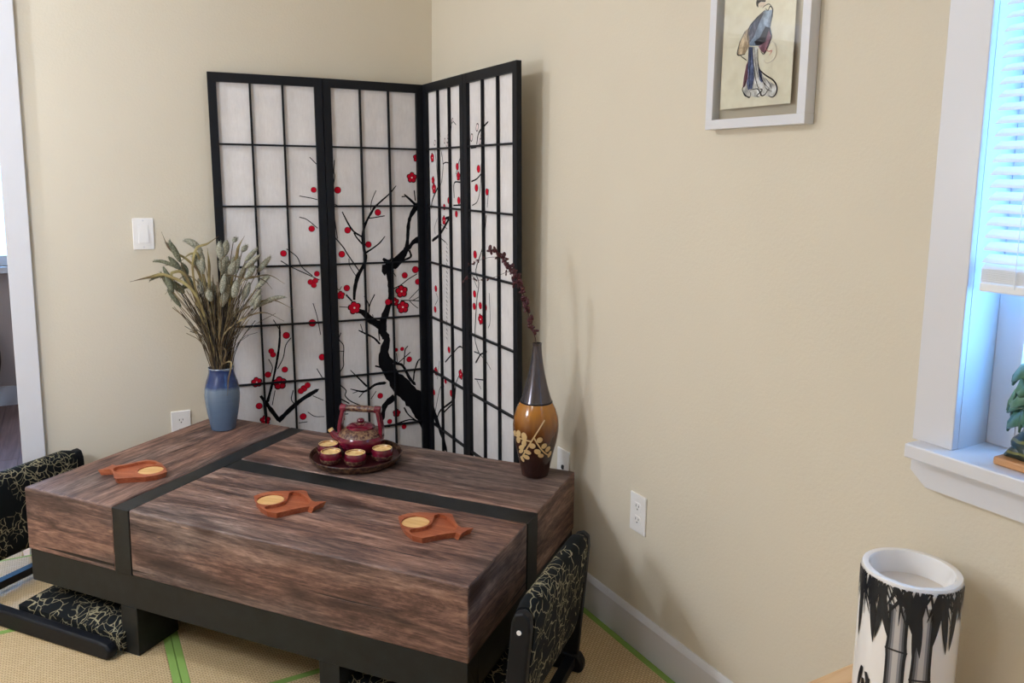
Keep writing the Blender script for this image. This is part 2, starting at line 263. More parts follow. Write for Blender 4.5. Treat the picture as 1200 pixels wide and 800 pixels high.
BLOSSOMS=[[[370,1294,11.1,0],[357,1143,12.3,0],[246,1048,12.3,0],[371,963,11.1,0],[344,931,11.1,0],[363,936,11.1,0],[357,919,11.1,0],[346,767,14.8,0],[243,722,13.6,0],[182,663,11.1,0],[188,649,11.1,0],[231,586,12.3,0],[167,570,12.3,0],[302,501,13.6,0],[289,492,12.3,0],[316,514,12.3,0],[127,447,13.0,0],[295,386,13.6,0],[379,624,13.6,0],[122,543,20.1,1],[209,532,26.2,1],[147,386,20.1,1]],[[210,1204,13.3,0],[83,1135,13.0,0],[168,1075,13.0,0],[57,1038,13.3,0],[319,941,13.0,0],[366,964,14.8,0],[377,913,13.0,0],[73,901,13.0,0],[244,833,13.0,0],[274,628,8.0,0],[300,630,8.6,0],[331,583,12.3,0],[200,438,12.3,0],[32,417,9.3,0],[48,1293,13.6,0],[237,322,10.8,0],[301,291,10.8,0],[37,358,9.3,0],[101,818,26.2,1],[304,875,26.2,1],[308,808,26.2,1],[273,832,18.5,1],[46,873,17.0,1],[360,1346,21.6,1],[384,1427,17.0,1],[269,355,17.0,1]],[[106,1486,9.3,2],[149,1530,7.7,2],[209,1490,9.3,2],[244,1505,9.3,2],[289,1563,8.6,2],[230,1476,7.7,2],[258,1414,12.3,0],[330,1390,13.9,0],[242,1259,13.3,0],[339,1262,14.2,0],[194,1233,12.3,0],[315,1211,13.0,0],[90,893,13.6,0],[78,803,13.6,0],[220,660,13.6,0],[178,523,12.3,0],[237,485,14.2,0],[49,441,12.3,0],[149,496,12.3,0],[75,1427,18.5,1],[88,1303,21.6,1],[339,1354,17.0,1],[190,1180,18.5,1],[75,539,18.5,1],[336,585,20.1,1],[80,1337,15.4,1]],[[46,1493,12.3,2],[94,1527,12.3,2],[128,1493,10.8,2],[117,1476,9.3,2],[101,1380,13.9,0],[82,1313,13.9,0],[169,1301,12.3,0],[66,1070,14.8,0],[58,922,13.3,0],[53,875,13.3,0],[105,886,13.3,0],[148,886,12.3,0],[141,782,10.8,0],[107,835,20.1,1]]]
DRAWING=[["steel",0,[[1239,2061],[1459,2039],[1488,1918],[1426,1694],[1477,1539],[1431,1370],[1319,1266],[1112,1323],[861,1356],[739,1585],[808,1787],[1023,1963]]],["tan",0,[[809,1772],[688,1699],[534,1461],[487,1205],[705,1178],[840,1359],[845,1570]]],["ink",0,[[1285,1715],[1428,1664],[1462,1483],[1393,1345],[1235,1307],[1028,1349],[980,1431],[1140,1499]]],["plum",0,[[1392,1625],[1484,1450],[1398,1286],[1309,1134],[1204,1192],[1113,1308],[1310,1386]]],["ink2",0,[[1023,1963],[1222,2020],[1078,1776],[971,1552],[835,1420],[798,1638],[888,1835]]],["pale",0,[[841,1344],[1114,1293],[1112,1053],[1192,803],[1329,609],[1580,466],[1723,393],[1715,246],[1603,166],[1318,219],[1155,202],[772,263],[720,391],[807,661],[824,996]]],["steel2",0,[[821,1331],[939,1316],[981,978],[1040,638],[995,398],[870,378],[816,537],[829,934]]],["plum",0,[[773,940],[822,1027],[849,656],[778,479],[696,424],[721,669]]],["steel2",0,[[1144,899],[1261,706],[1297,492],[1210,560],[1155,747]]],["ink",0,[[971,2270],[996,2325],[1262,2277],[1245,2236],[1122,2267],[1044,2227],[1050,2152],[998,2191]]],["skin",0,[[1044,2233],[1122,2267],[1246,2233],[1283,2156],[1173,2131],[1069,2164]]],["ink",5,[[1239,2061],[1045,1945],[829,1784],[781,1579],[840,1359]]],["ink",4,[[1255,2102],[1340,2044],[1393,2123],[1478,2035],[1452,1865],[1438,1692]]],["ink",3,[[1174,2116],[1251,2162],[1370,2171],[1476,2065]]],["ink",4,[[534,1461],[487,1205],[725,1191]]],["ink",3,[[688,1699],[534,1461]]],["ink",3,[[599,1160],[778,1047]]],["ink",4,[[1457,1542],[1484,1450],[1309,1134],[1196,1187]]],["ink",3,[[828,1345],[831,903],[773,541],[698,393],[904,206],[962,278],[913,375]]],["ink",4,[[722,360],[794,261],[945,218]]],["ink",4,[[934,373],[1141,385],[1229,317],[1297,221],[1397,243],[1489,355]]],["ink",3,[[939,1316],[994,976],[1081,634],[1183,382]]],["ink",3,[[1096,1265],[1144,899],[1293,553],[1509,353]]],["ink",3,[[864,1310],[901,987],[892,652],[932,404]]],["ink",5,[[1142,929],[1192,803],[1365,665],[1615,522],[1725,364],[1697,218],[1603,166],[1500,204]]],["ink",2,[[1369,605],[1500,473],[1589,346]]],["ink",2,[[1338,488],[1428,360],[1594,286]]],["ink",2,[[1013,1276],[1056,969],[1165,625]]],["ink",3,[[1224,378],[1309,340],[1153,232],[1238,195]]],["fan",2,[[1398,1286],[1531,1356],[1639,1225],[1645,1048],[1543,943],[1386,916],[1299,1001]]],["rose",3,[[1321,1236],[1427,1164],[1526,1166],[1454,1072]]]]
MOTIF={"stems":[[[24,196],[7,169],[-9,141],[-26,108],[-42,70]],[[-8,143],[8,115],[24,93],[41,77]],[[-17,130],[-39,132],[-64,137]]],"leaves":[[-54,147,5,13,22],[-37,143,-10,16,25],[-54,126,5,12,22],[-37,120,5,14,23],[10,135,50,17,19],[-12,115,10,19,17],[24,114,40,15,19],[4,96,-60,17,21],[36,101,30,14,20],[15,82,-70,14,18],[42,81,20,10,22],[-44,104,40,13,20],[-26,92,-70,14,22],[-45,90,30,10,20],[-29,74,-70,14,20],[-41,63,-30,9,18],[-66,141,10,8,22]]}
HEADS=[[-141,583,-236,606,6],[-144,634,-181,673,8],[-109,613,-142,688,9],[-123,583,-160,628,9],[-57,644,-115,683,11],[-151,561,-221,545,6],[-89,522,-144,503,9],[15,630,29,684,12],[42,624,35,688,12],[19,508,18,624,14],[52,564,78,616,14],[23,456,54,533,14],[-3,478,-16,523,12],[82,494,91,555,12],[85,646,98,667,9],[65,682,75,697,8],[108,616,151,662,8],[113,595,169,641,9],[146,577,193,632,9],[147,525,181,556,8],[148,455,246,490,8],[-111,562,-128,604,9],[-43,599,-53,653,11],[-81,574,-102,635,9],[124,571,138,623,9],[-23,575,-24,636,9]]
BLADES=[[7.8,[[-48,492],[-147,567],[-211,560],[-278,544]]],[7.8,[[-91,538],[-147,573],[-152,537],[-158,469]]],[6.2,[[-61,538],[-53,653],[-10,678],[30,705]]],[7.8,[[-17,508],[-16,599],[-20,660]]],[7.8,[[60,540],[81,631],[89,667],[111,704]]],[6.2,[[-46,538],[-88,614],[-152,655],[-179,715]]],[3.9,[[21,539],[121,556],[191,569],[247,539]]],[4.7,[[33,386],[102,448],[194,480],[275,447]]],[3.9,[[32,354],[107,417],[178,440],[247,410]]],[6.2,[[-43,599],[-72,641],[-118,610]]],[3.1,[[89,509],[136,565],[184,553],[211,523]]],[3.1,[[-33,477],[-99,562],[-181,494]]],[3.9,[[18,223],[39,298],[24,317]]],[3.9,[[8,223],[56,261],[47,198],[42,141]]]]
BERRY=[[[-4,0],[-15,42],[-32,103],[-48,160],[-72,211],[-101,255],[-145,293]],[[-64,199],[-88,219],[-131,205],[-177,197],[-208,204],[-226,196]],[[-91,240],[-119,262],[-157,262],[-193,249],[-214,238]],[[-54,173],[-74,178],[-80,206],[-80,232]]]
COASTER=[[-58,9],[-46,35],[-19,57],[14,67],[39,77],[57,85],[69,79],[91,49],[113,24],[126,17],[156,28],[146,6],[142,-14],[143,-23],[127,-16],[106,-32],[86,-54],[63,-80],[32,-77],[-5,-53],[-37,-21]]
HOLLOW=[[27,55],[37,68],[62,60],[93,36],[116,13],[116,-7],[98,-25],[76,-50],[55,-67],[30,-66],[13,-56],[16,-42],[36,-23],[44,1],[37,27]]

# ================================================================== THE SETTING
HC = 2.5
mb = MB()
for y0, y1, z0, z1, x0 in [(-2.3515,.12,-.05,HC,0), (-3.5185,-2.3515,-.05,.845,0), (-3.5185,-2.3515,2.1185,HC,0), (-5.1,-3.5185,-.05,HC,0)]:
    mb.box(x0, .16, y0, y1, z0, z1)
struct(obj('wall_right', mb, M_wall))
mb = MB()
for x0, x1, z0, z1 in [(-1.55,.0,-.05,HC), (-2.42,-1.55,2.1,HC), (-4.0,-2.42,-.05,HC)]: mb.box(x0, x1, 0, .12, z0, z1)
struct(obj('wall_left', mb, M_wall))
struct(obj('wall_back', MB().box(-4.0, .16, -5.1, -5.0, -.05, HC), M_wall))
struct(obj('wall_far_side', MB().box(-4.0, -3.9, -5.0, 0, -.05, HC), M_wall))
struct(obj('ceiling', MB().box(-4.0, .16, -5.1, .12, HC, HC+.08), M_ceil))
struct(obj('floor', MB().box(-4.0, .16, -5.1, .12, -.08, -.03), M_pine))
# baseboards with a rounded top lip
def baseb(name, a, b, nrm):
    a = Vector((*a,0)); b = Vector((*b,0)); n = Vector((*nrm,0)); prof = [(0,-.03),(.015,-.03),(.015,.094),(.011,.101),(.005,.1085),(0,.1085)]
    vs = [a+n*d+Vector((0,0,z)) for d,z in prof]+[b+n*d+Vector((0,0,z)) for d,z in prof]; k = len(prof)
    m = MB().add(vs, [tuple(range(k)), tuple(range(2*k-1,k-1,-1))]+[(i,i+k,(i+1)%k+k,(i+1)%k) for i in range(k)])
    return struct(obj(name, m, M_white))
baseb('baseboard_right', (0,-.0155), (0,-5.0), (-1,0))
baseb('baseboard_left', (-1.497,0), (-.001,0), (0,-1))
# doorway casing and jambs
t1 = struct(obj('trim_1', MB().box(-1.568,-1.497,-.018,0,-.03,2.19), M_white, bevel=.002))
struct(obj('trim_2', MB().box(-2.473,-2.402,-.018,0,-.03,2.19), M_white, bevel=.002))
struct(obj('trim_3', MB().box(-2.402,-1.568,-.018,0,2.10,2.19), M_white, bevel=.002))
struct(obj('door_1', MB().box(-1.566,-1.55,0,.12,-.03,2.1).box(-2.42,-2.404,0,.12,-.03,2.1).box(-2.404,-1.566,0,.12,2.084,2.1), M_white))
# hallway room beyond the doorway
YF = 2.31
struct(obj('wall_hall', MB().box(-4.0,-2.5,YF,YF+.12,-.05,HC).box(-1.35,.1,YF,YF+.12,-.05,HC).box(-2.5,-1.35,YF,YF+.12,-.05,.80).box(-2.5,-1.35,YF,YF+.12,1.9,HC), M_hall))
struct(obj('wall_hall_side', MB().box(-.95,-.85,.12,YF,-.05,HC), M_hall))
struct(obj('wall_hall_end', MB().box(-4.0,-3.9,.12,YF,-.05,HC), M_hall))
struct(obj('ceiling_hall', MB().box(-4.0,.1,.12,YF+.12,HC,HC+.08), M_ceil))
fl = struct(obj('floor_hall', MB().box(-4.0,-.85,.12,YF+.1,-.08,-.037), M_darkfurn))
pl = None
for k in range(16):
    for j in range(2):
        m = MB().box(-2.55+k*.1, -2.55+k*.1+.0975, .125+j*1.1-(.4 if k%2 else 0)*j, .125+(j+1)*1.1-(.4 if k%2 else 0)*(1-j)-.003, -.037, -.03)
        if j == 1: m = MB().box(-2.55+k*.1, -2.55+k*.1+.0975, .125+1.1-(.4 if k%2 else 0), YF-.001, -.037, -.03)
        obj('plank', m, M_plank, fl)
struct(obj('baseboard_hall', MB().box(-2.5,-.95,YF-.015,YF,-.03,.085), M_white))
# hallway window
w2 = struct(obj('window_2', MB().box(-2.5,-1.35,YF+.03,YF+.09,.80,.86).box(-2.5,-1.35,YF+.03,YF+.09,1.84,1.9).box(-2.5,-2.44,YF+.03,YF+.09,.86,1.84).box(-1.41,-1.35,YF+.03,YF+.09,.86,1.84).box(-1.95,-1.9,YF+.03,YF+.09,.86,1.84), M_white))
obj('window_sill', MB().box(-2.56,-1.29,YF-.05,YF+.03,.765,.80), M_white, w2)
for a, b in ((-2.44,-1.95),(-1.9,-1.41)): obj('pane', MB().box(a,b,YF+.058,YF+.062,.86,1.84), M_glass, w2)

# right window: casing, sill, apron, jambs, sash, glass
WY0, WY1, WZ0, WZ1 = -2.37, -3.5, .872, 2.10
struct(obj('trim_4', MB().box(-.018,0,-2.37,-2.292,.872,2.18), M_white, bevel=.002))
struct(obj('trim_5', MB().box(-.018,0,-3.578,-3.5,.872,2.18), M_white, bevel=.002))
struct(obj('trim_6', MB().box(-.018,0,-3.5,-2.37,2.10,2.18), M_white, bevel=.002))
win = struct(obj('window_1', MB().box(0,.10,-2.37,-2.352,.845,2.118).box(0,.10,-3.518,-3.5,.845,2.118).box(0,.10,-3.5,-2.37,2.10,2.118), M_white))
obj('window_sill', MB().box(-.055,.10,-3.58,-2.302,.845,.872), M_white, win, bevel=.003)
# apron with clipped ends
ap = MB(); prof = [(-2.294,.845),(-2.294,.813),(-2.326,.787),(-3.55,.787),(-3.58,.813),(-3.58,.845)]
n_ = len(prof); ap.add([(-.018,y,z) for y,z in prof]+[(0,y,z) for y,z in prof], [tuple(range(n_)), tuple(range(2*n_-1,n_-1,-1))]+[(i,(i+1)%n_,n_+(i+1)%n_,n_+i) for i in range(n_)])
obj('apron', ap, M_white, win)
obj('sash_frame', MB().box(.085,.145,-2.42,-2.37,.872,2.10).box(.085,.145,-3.5,-3.45,.872,2.10).box(.085,.145,-3.45,-2.42,.872,.925).box(.085,.145,-3.45,-2.42,2.05,2.10).box(.09,.14,-2.95,-2.91,.925,2.05), M_white, win, bevel=.003)
for a, b in ((-2.91,-2.42),(-3.45,-2.95)): obj('pane', MB().box(.112,.116,a,b,.925,2.05), M_glass, win)
# mini blind
M_slat = mat('white_vinyl_slat', srgb(236,238,240), .45)
_b = BS(M_slat); _b.inputs['Transmission Weight'].default_value = 0
bl = tag(empty('window_blind', (.006,-2.384,1.165)), 'white horizontal mini blind half raised in the window', 'blind')
slat_me = None
BLEN = 1.10; zt = 2.05
a_ = math.radians(32)
k = 0; z = .058
while 1.165+z < zt-.03:
    if slat_me is None:
        s = MB(); pr = []
        for i in range(7):
            t = (i/6-.5)*.027; c = -.0022*(1-(2*i/6-1)**2)
            x = t*math.cos(a_)+c*math.sin(a_); zz = t*math.sin(a_)-c*math.cos(a_); pr.append((x,zz))
        vs = [(x,0,zz) for x,zz in pr]+[(x,-BLEN,zz) for x,zz in pr]+[(x,0,zz-.0006) for x,zz in pr]+[(x,-BLEN,zz-.0006) for x,zz in pr]
        fs = [(i,i+1,i+8,i+7) for i in range(6)]+[(14+i,21+i,22+i,15+i) for i in range(6)]+[(0,7,21,14),(6,20,27,13)]+[(i,14+i,15+i,i+1) for i in range(6)]+[(7+i,8+i,22+i,21+i) for i in range(6)]
        so = obj('slat', MB().add(vs,fs), M_slat, bl, smooth='auto'); slat_me = so.data
    else:
        so = bpy.data.objects.new('slat', slat_me); COL.objects.link(so); so.parent = bl
    so.location = (0,0,z); z += .0215; k += 1
for k in range(9): so = bpy.data.objects.new('slat', slat_me); COL.objects.link(so); so.parent = bl; so.location = (0,0,.024+k*.0028)
obj('bottom_rail', MB().box(-.014,.014,-BLEN,0,0,.016), M_slat, bl, bevel=.003)
obj('head_rail', MB().box(-.016,.016,-BLEN,0,.885,.925), M_slat, bl)
for yy in (-.06,-.55,-1.04): obj('ladder_cord', MB().tube([(-.015,yy,.01),(-.015,yy,.89)], .0009, 5).tube([(.015,yy,.01),(.015,yy,.89)], .0009, 5), M_slat, bl)

# ------------------------------------------------------------------ tatami mats
def mat_tile(x0, x1, y0, y1, label, bound=True):
    o = empty('tatami_mat', ((x0+x1)/2,(y0+y1)/2,-.0306)); tag(o, label, 'floor mat', 'tatami mats covering the floor')
    dx, dy, b = (x1-x0)/2, (y1-y0)/2, .021
    obj('woven_cover', MB().box(-dx+b,dx-b,-dy+.0005,dy-.0005,0,.03), M_tatami, o, bevel=.002)
    for s_ in (-1,1) if bound else (): obj('border', MB().box(*sorted((s_*(dx-b),s_*(dx-.0006))),-dy+.0005,dy-.0005,0,.0302), M_border, o, bevel=.0015)
    for s_ in (-1,1) if bound else (): obj('edge_binding', MB().box(-dx+b,dx-b,*sorted((s_*(dy-.010),s_*(dy-.0006))),.029,.0304), M_border, o)
XL = -1.190
mat_tile(XL,-.016,-1.168,-.016,'woven tan tatami mat with green borders in the corner under the screen')
mat_tile(XL,-.016,-2.342,-1.168,'woven tan tatami mat with green borders under the table along the window wall')
mat_tile(XL,-.016,-3.52,-2.342,'woven tan tatami mat with green borders below the window')
mat_tile(XL,-.016,-4.69,-3.52,'woven tan tatami mat with green borders past the window')
mat_tile(-2.37,XL,-.545,-.02,'half-width tan tatami mat with green borders in front of the doorway')
mat_tile(-2.40,-1.57,-.0185,.055,'narrow strip of tatami filling the doorway threshold', False)
mat_tile(-2.37,XL,-1.72,-.545,'woven tan tatami mat with green borders under the runner of the chair by the doorway')
mat_tile(-2.37,XL,-2.895,-1.72,'woven tan tatami mat with green borders in the open middle of the room')
mat_tile(-2.37,XL,-4.07,-2.895,'woven tan tatami mat with green borders in the open back of the room')

# ------------------------------------------------------------------ ceiling lamps (out of frame); hall lamp and lantern are added fill
M_glow = bpy.data.materials.new('lamp_glow'); M_glow.use_nodes = True
BS(M_glow).inputs['Emission Color'].default_value = (1,.93,.84,1); BS(M_glow).inputs['Emission Strength'].default_value = 6
for (x, y), pw, c in LAMPS:
    o = tag(empty('ceiling_lamp', (x,y,HC)), 'round white flush ceiling lamp '+('added as unseen fill in the room beyond the doorway' if y > 0 else 'near the doorway' if y > -1 else 'over the middle of the room'), 'lamp', 'ceiling lamps')
    obj('mount', MB().lathe([(.09,0),(.09,-.02),(.075,-.03)], 32), M_white, o); obj('diffuser', MB().lathe([(.074,-.0305),(.06,-.038),(.03,-.044),(.001,-.046)], 32), M_glow, o, smooth=True)
    ld = bpy.data.lights.new('bulb','POINT'); ld.energy = pw; ld.color = c; ld.shadow_soft_size = .022
    lo = bpy.data.objects.new('bulb', ld); COL.objects.link(lo); lo.location = (0,0,-.10); lo.parent = o

(lx, ly, lz), pw, c, lr = FILL_LANTERN
o = tag(empty('added_fill_lantern', (lx,ly,HC)), 'white round lantern added out of view as soft fill light', 'lamp')
obj('cord', MB().tube([(0,0,0),(0,0,lz-HC+lr)], .003, 6), M_white, o)
obj('canopy', MB().lathe([(.05,0),(.05,-.015),(.02,-.025)], 24), M_white, o)
M_fill_glow = bpy.data.materials.new('fill_lantern_glow'); M_fill_glow.use_nodes = True; _nt = M_fill_glow.node_tree; _nt.nodes.clear()
_o = _nt.nodes.new('ShaderNodeOutputMaterial'); _e = _nt.nodes.new('ShaderNodeEmission'); _e.inputs[0].default_value = (*c,1); _e.inputs[1].default_value = pw/(4*math.pi*math.pi*lr*lr); L(M_fill_glow,_e.outputs[0],_o.inputs[0])
obj('shade', MB().ell((0,0,lz-HC),(lr,lr,lr*.95),24,16), M_fill_glow, o, smooth=True)

# ================================================================== TABLE
TX, TY, TH = -1.5420, -.5420, -.89949
TL, TD, TZ = 1.4435, .7874, .4342
tab = tag(empty('low_table', (TX,TY,0), TH), 'low table of thick reclaimed wood blocks with black iron straps', 'table')
def block(u0, u1, v0, v1, main, other, ax):
    o = obj('wood_block', MB().box(u0,u1,v0,v1,.243,TZ), main, tab, bevel=.0055, seg=3); o.data.materials.append(other)
    for p in o.data.polygons:
        if abs(p.normal[ax]) > .9: p.material_index = 1
block(0,.349,0,TD, M_wood_cross, M_wood_len, 1)
block(.411,TL,0,.3685, M_wood_len, M_wood_cross, 0)
block(.411,TL,.4475,TD, M_wood_len, M_wood_cross, 0)
obj('iron_strap', MB().box(.3495,.4105,-.001,TD+.001,.2425,TZ-.002), M_iron, tab, bevel=.0015)
obj('iron_strap', MB().box(.411,TL+.001,.369,.447,.2425,TZ-.003), M_iron, tab, bevel=.0015)
fr = MB().box(.004,TL-.004,.004,.064,.144,.2425).box(.004,TL-.004,TD-.064,TD-.004,.144,.2425).box(.004,.064,.064,TD-.064,.144,.2425).box(TL-.064,TL-.004,.064,TD-.064,.144,.2425)
obj('base_frame', fr, M_iron, tab, bevel=.002)
obj('underside', MB().box(.064,TL-.064,.064,TD-.064,.225,.2424), M_iron, tab)
for u0 in (.356, 1.0275):
    for v0 in (.004, TD-.151): obj('leg', MB().box(u0,u0+.0605,v0,v0+.147,0,.1441), M_iron, tab, bevel=.002)
Mt = Matrix.Translation((TX,TY,0)) @ Matrix.Rotation(TH,4,'Z')
def TT(u, v, z=TZ): return Mt @ Vector((u,v,z))

# ================================================================== FOLDING SCREEN
SCR = [(Vector((-.88125,-.03409,0)),Vector((.99277,-.12004,0))),(Vector((-.46776,-.08409,0)),Vector((.99908,-.0428,0))),
       (Vector((-.05164,-.10191,0)),Vector((-.0378,-.99929,0))),(Vector((-.06738,-.51812,0)),Vector((-.02391,-.99971,0)))]
SW, SH, LEAN = .4165, 1.7207, Vector((-.01411,.00917,1))
RAILS = [1.4613,1.2300,.9990,.7680,.5370,.3060]
scr = tag(empty('folding_screen', (-.4,-.3,0)), 'four-panel black shoji screen printed with red plum blossoms in the corner', 'folding screen')
inv = Matrix.Translation((.4,.3,0))
def sp(i, u, z, n):
    a, U = SCR[i]; Nn = Vector((U.y,-U.x,0)); return inv @ (a+U*u+LEAN*z+Nn*n)
def sbox(mb, i, u0, u1, z0, z1, n0, n1):
    return mb.hexa([sp(i,u,z,n) for z in (z0,z1) for u,n in ((u0,n0),(u1,n0),(u1,n1),(u0,n1))])
for i in range(4):
    e0, e1 = .0012, SW-.0012
    if i == 2: e0 = .012
    if i == 1: e1 = SW-.006
    f = MB(); ST = .030
    sbox(f,i,e0,e0+ST,0,SH,-.009,.009); sbox(f,i,e1-ST,e1,0,SH,-.009,.009)
    sbox(f,i,e0+ST,e1-ST,SH-.034,SH,-.0085,.0085); sbox(f,i,e0+ST,e1-ST,.045,.080,-.0085,.0085)
    pf = obj('panel_frame', f, M_blackwood, scr)
    a0, a1 = e0+ST, e1-ST
    for z in RAILS: obj('muntin', sbox(MB(),i,a0,a1,z-.0035,z+.0035,-.0035,.0065), M_blackwood, pf)
    for k in (1,2):
        c = a0+(a1-a0)*k/3; obj('muntin', sbox(MB(),i,c-.0036,c+.0036,.080,SH-.034,-.0034,.0068), M_blackwood, pf)
    obj('paper', sbox(MB(),i,a0-.002,a1+.002,.078,SH-.032,-.0065,-.0050), M_paper, pf)
    # printed branches
    cl = lambda u: min(max(u, a0-.001), a1+.001)
    for st in STROKES[i]:
        P_ = [Vector((a/1000,b/1000,w/1000)) for a,b,w in st]
        if len(P_) > 2: P_ = spline(P_, 4)
        q = []
        for j, p in enumerate(P_):
            t = Vector((P_[min(j+1,len(P_)-1)].x-P_[max(j-1,0)].x, P_[min(j+1,len(P_)-1)].y-P_[max(j-1,0)].y)).normalized()
            wj = max(.0012, p.z)*(1+R.uniform(-.16,.16) if p.z > .006 else 1)/2
            q.append(((p.x-t.y*wj, p.y+t.x*wj),(p.x+t.y*wj, p.y-t.x*wj)))
        vs = [sp(i,cl(u),max(.081,z),-.0044) for a in q for (u,z) in a]; fs = [(2*j,2*j+1,2*j+3,2*j+2) for j in range(len(q)-1)]
        t = (P_[-1]-P_[-2]); t = Vector((t.x,t.y)).normalized()*P_[-1].z*.8
        vs.append(sp(i,cl(P_[-1].x+t.x),max(.081,P_[-1].y+t.y),-.0044)); fs.append((len(vs)-3,len(vs)-2,len(vs)-1))
        obj('branch_print', MB().add(vs,fs), M_ink, pf)
    for bi, (u, z, r, kind) in enumerate(BLOSSOMS[i]):
        u, z, r = u/1000, z/1000, r/1000; off = bi*.00001
        if not (a0-r < u < a1+r): continue
        seg = 14 if kind == 0 else 40; ph = bi*1.3
        def rr(k):
            a = 2*math.pi*k/seg
            if kind == 1: return r*(.80+.28*abs(math.cos(2.5*(a+ph)))**.7)
            if kind == 2: return r*(1+.25*math.cos(2*(a-1.2)))
            return r*(1.03+.06*math.cos(a+ph))
        fr_ = {0:(.42,.88,1.0), 1:(.15,.84,1.0), 2:(.4,.74,1.0)}[kind]
        vs = [(u,z)]
        for f_ in fr_:
            for k in range(seg):
                q_ = rr(k)*f_ if not (kind == 1 and f_ < .2) else r*f_
                vs.append((u+q_*math.cos(2*math.pi*k/seg), z+q_*math.sin(2*math.pi*k/seg)))
        fs = [(0,1+k,1+(k+1)%seg) for k in range(seg)]+[(1+l*seg+k,1+(l+1)*seg+k,1+(l+1)*seg+(k+1)%seg,1+l*seg+(k+1)%seg) for l in (0,1) for k in range(seg)]
        me = bpy.data.meshes.new('blossom_print'); me.from_pydata([sp(i,cl(a),max(.081,b_),-.0040+off) for a,b_ in vs],[],fs)
        for mm in (M_red, M_ink, M_pistil): me.materials.append(mm)
        for k, p in enumerate(me.polygons):
            if kind == 0: p.material_index = 0 if k < 2*seg else 1
            elif kind == 1:
                p.material_index = (2 if r > .017 else 1) if k < seg else (0 if k < 2*seg else 1)
                if seg <= k < 2*seg and abs(math.cos(2.5*(2*math.pi*(k-seg+.5)/seg+ph))) < .14: p.material_index = 1
            else: p.material_index = 2 if k < 2*seg else 1
        bo_ = bpy.data.objects.new('blossom_print', me); COL.objects.link(bo_); bo_.parent = pf
for i, zz in ((0,1.5),(0,.9),(0,.3),(1,1.5),(1,.9),(1,.3),(2,1.5),(2,.9),(2,.3)):
    obj('hinge', sbox(MB(),i,SW-.012,SW+.002,zz-.03,zz+.03,-.0105,-.0085), M_iron, scr)

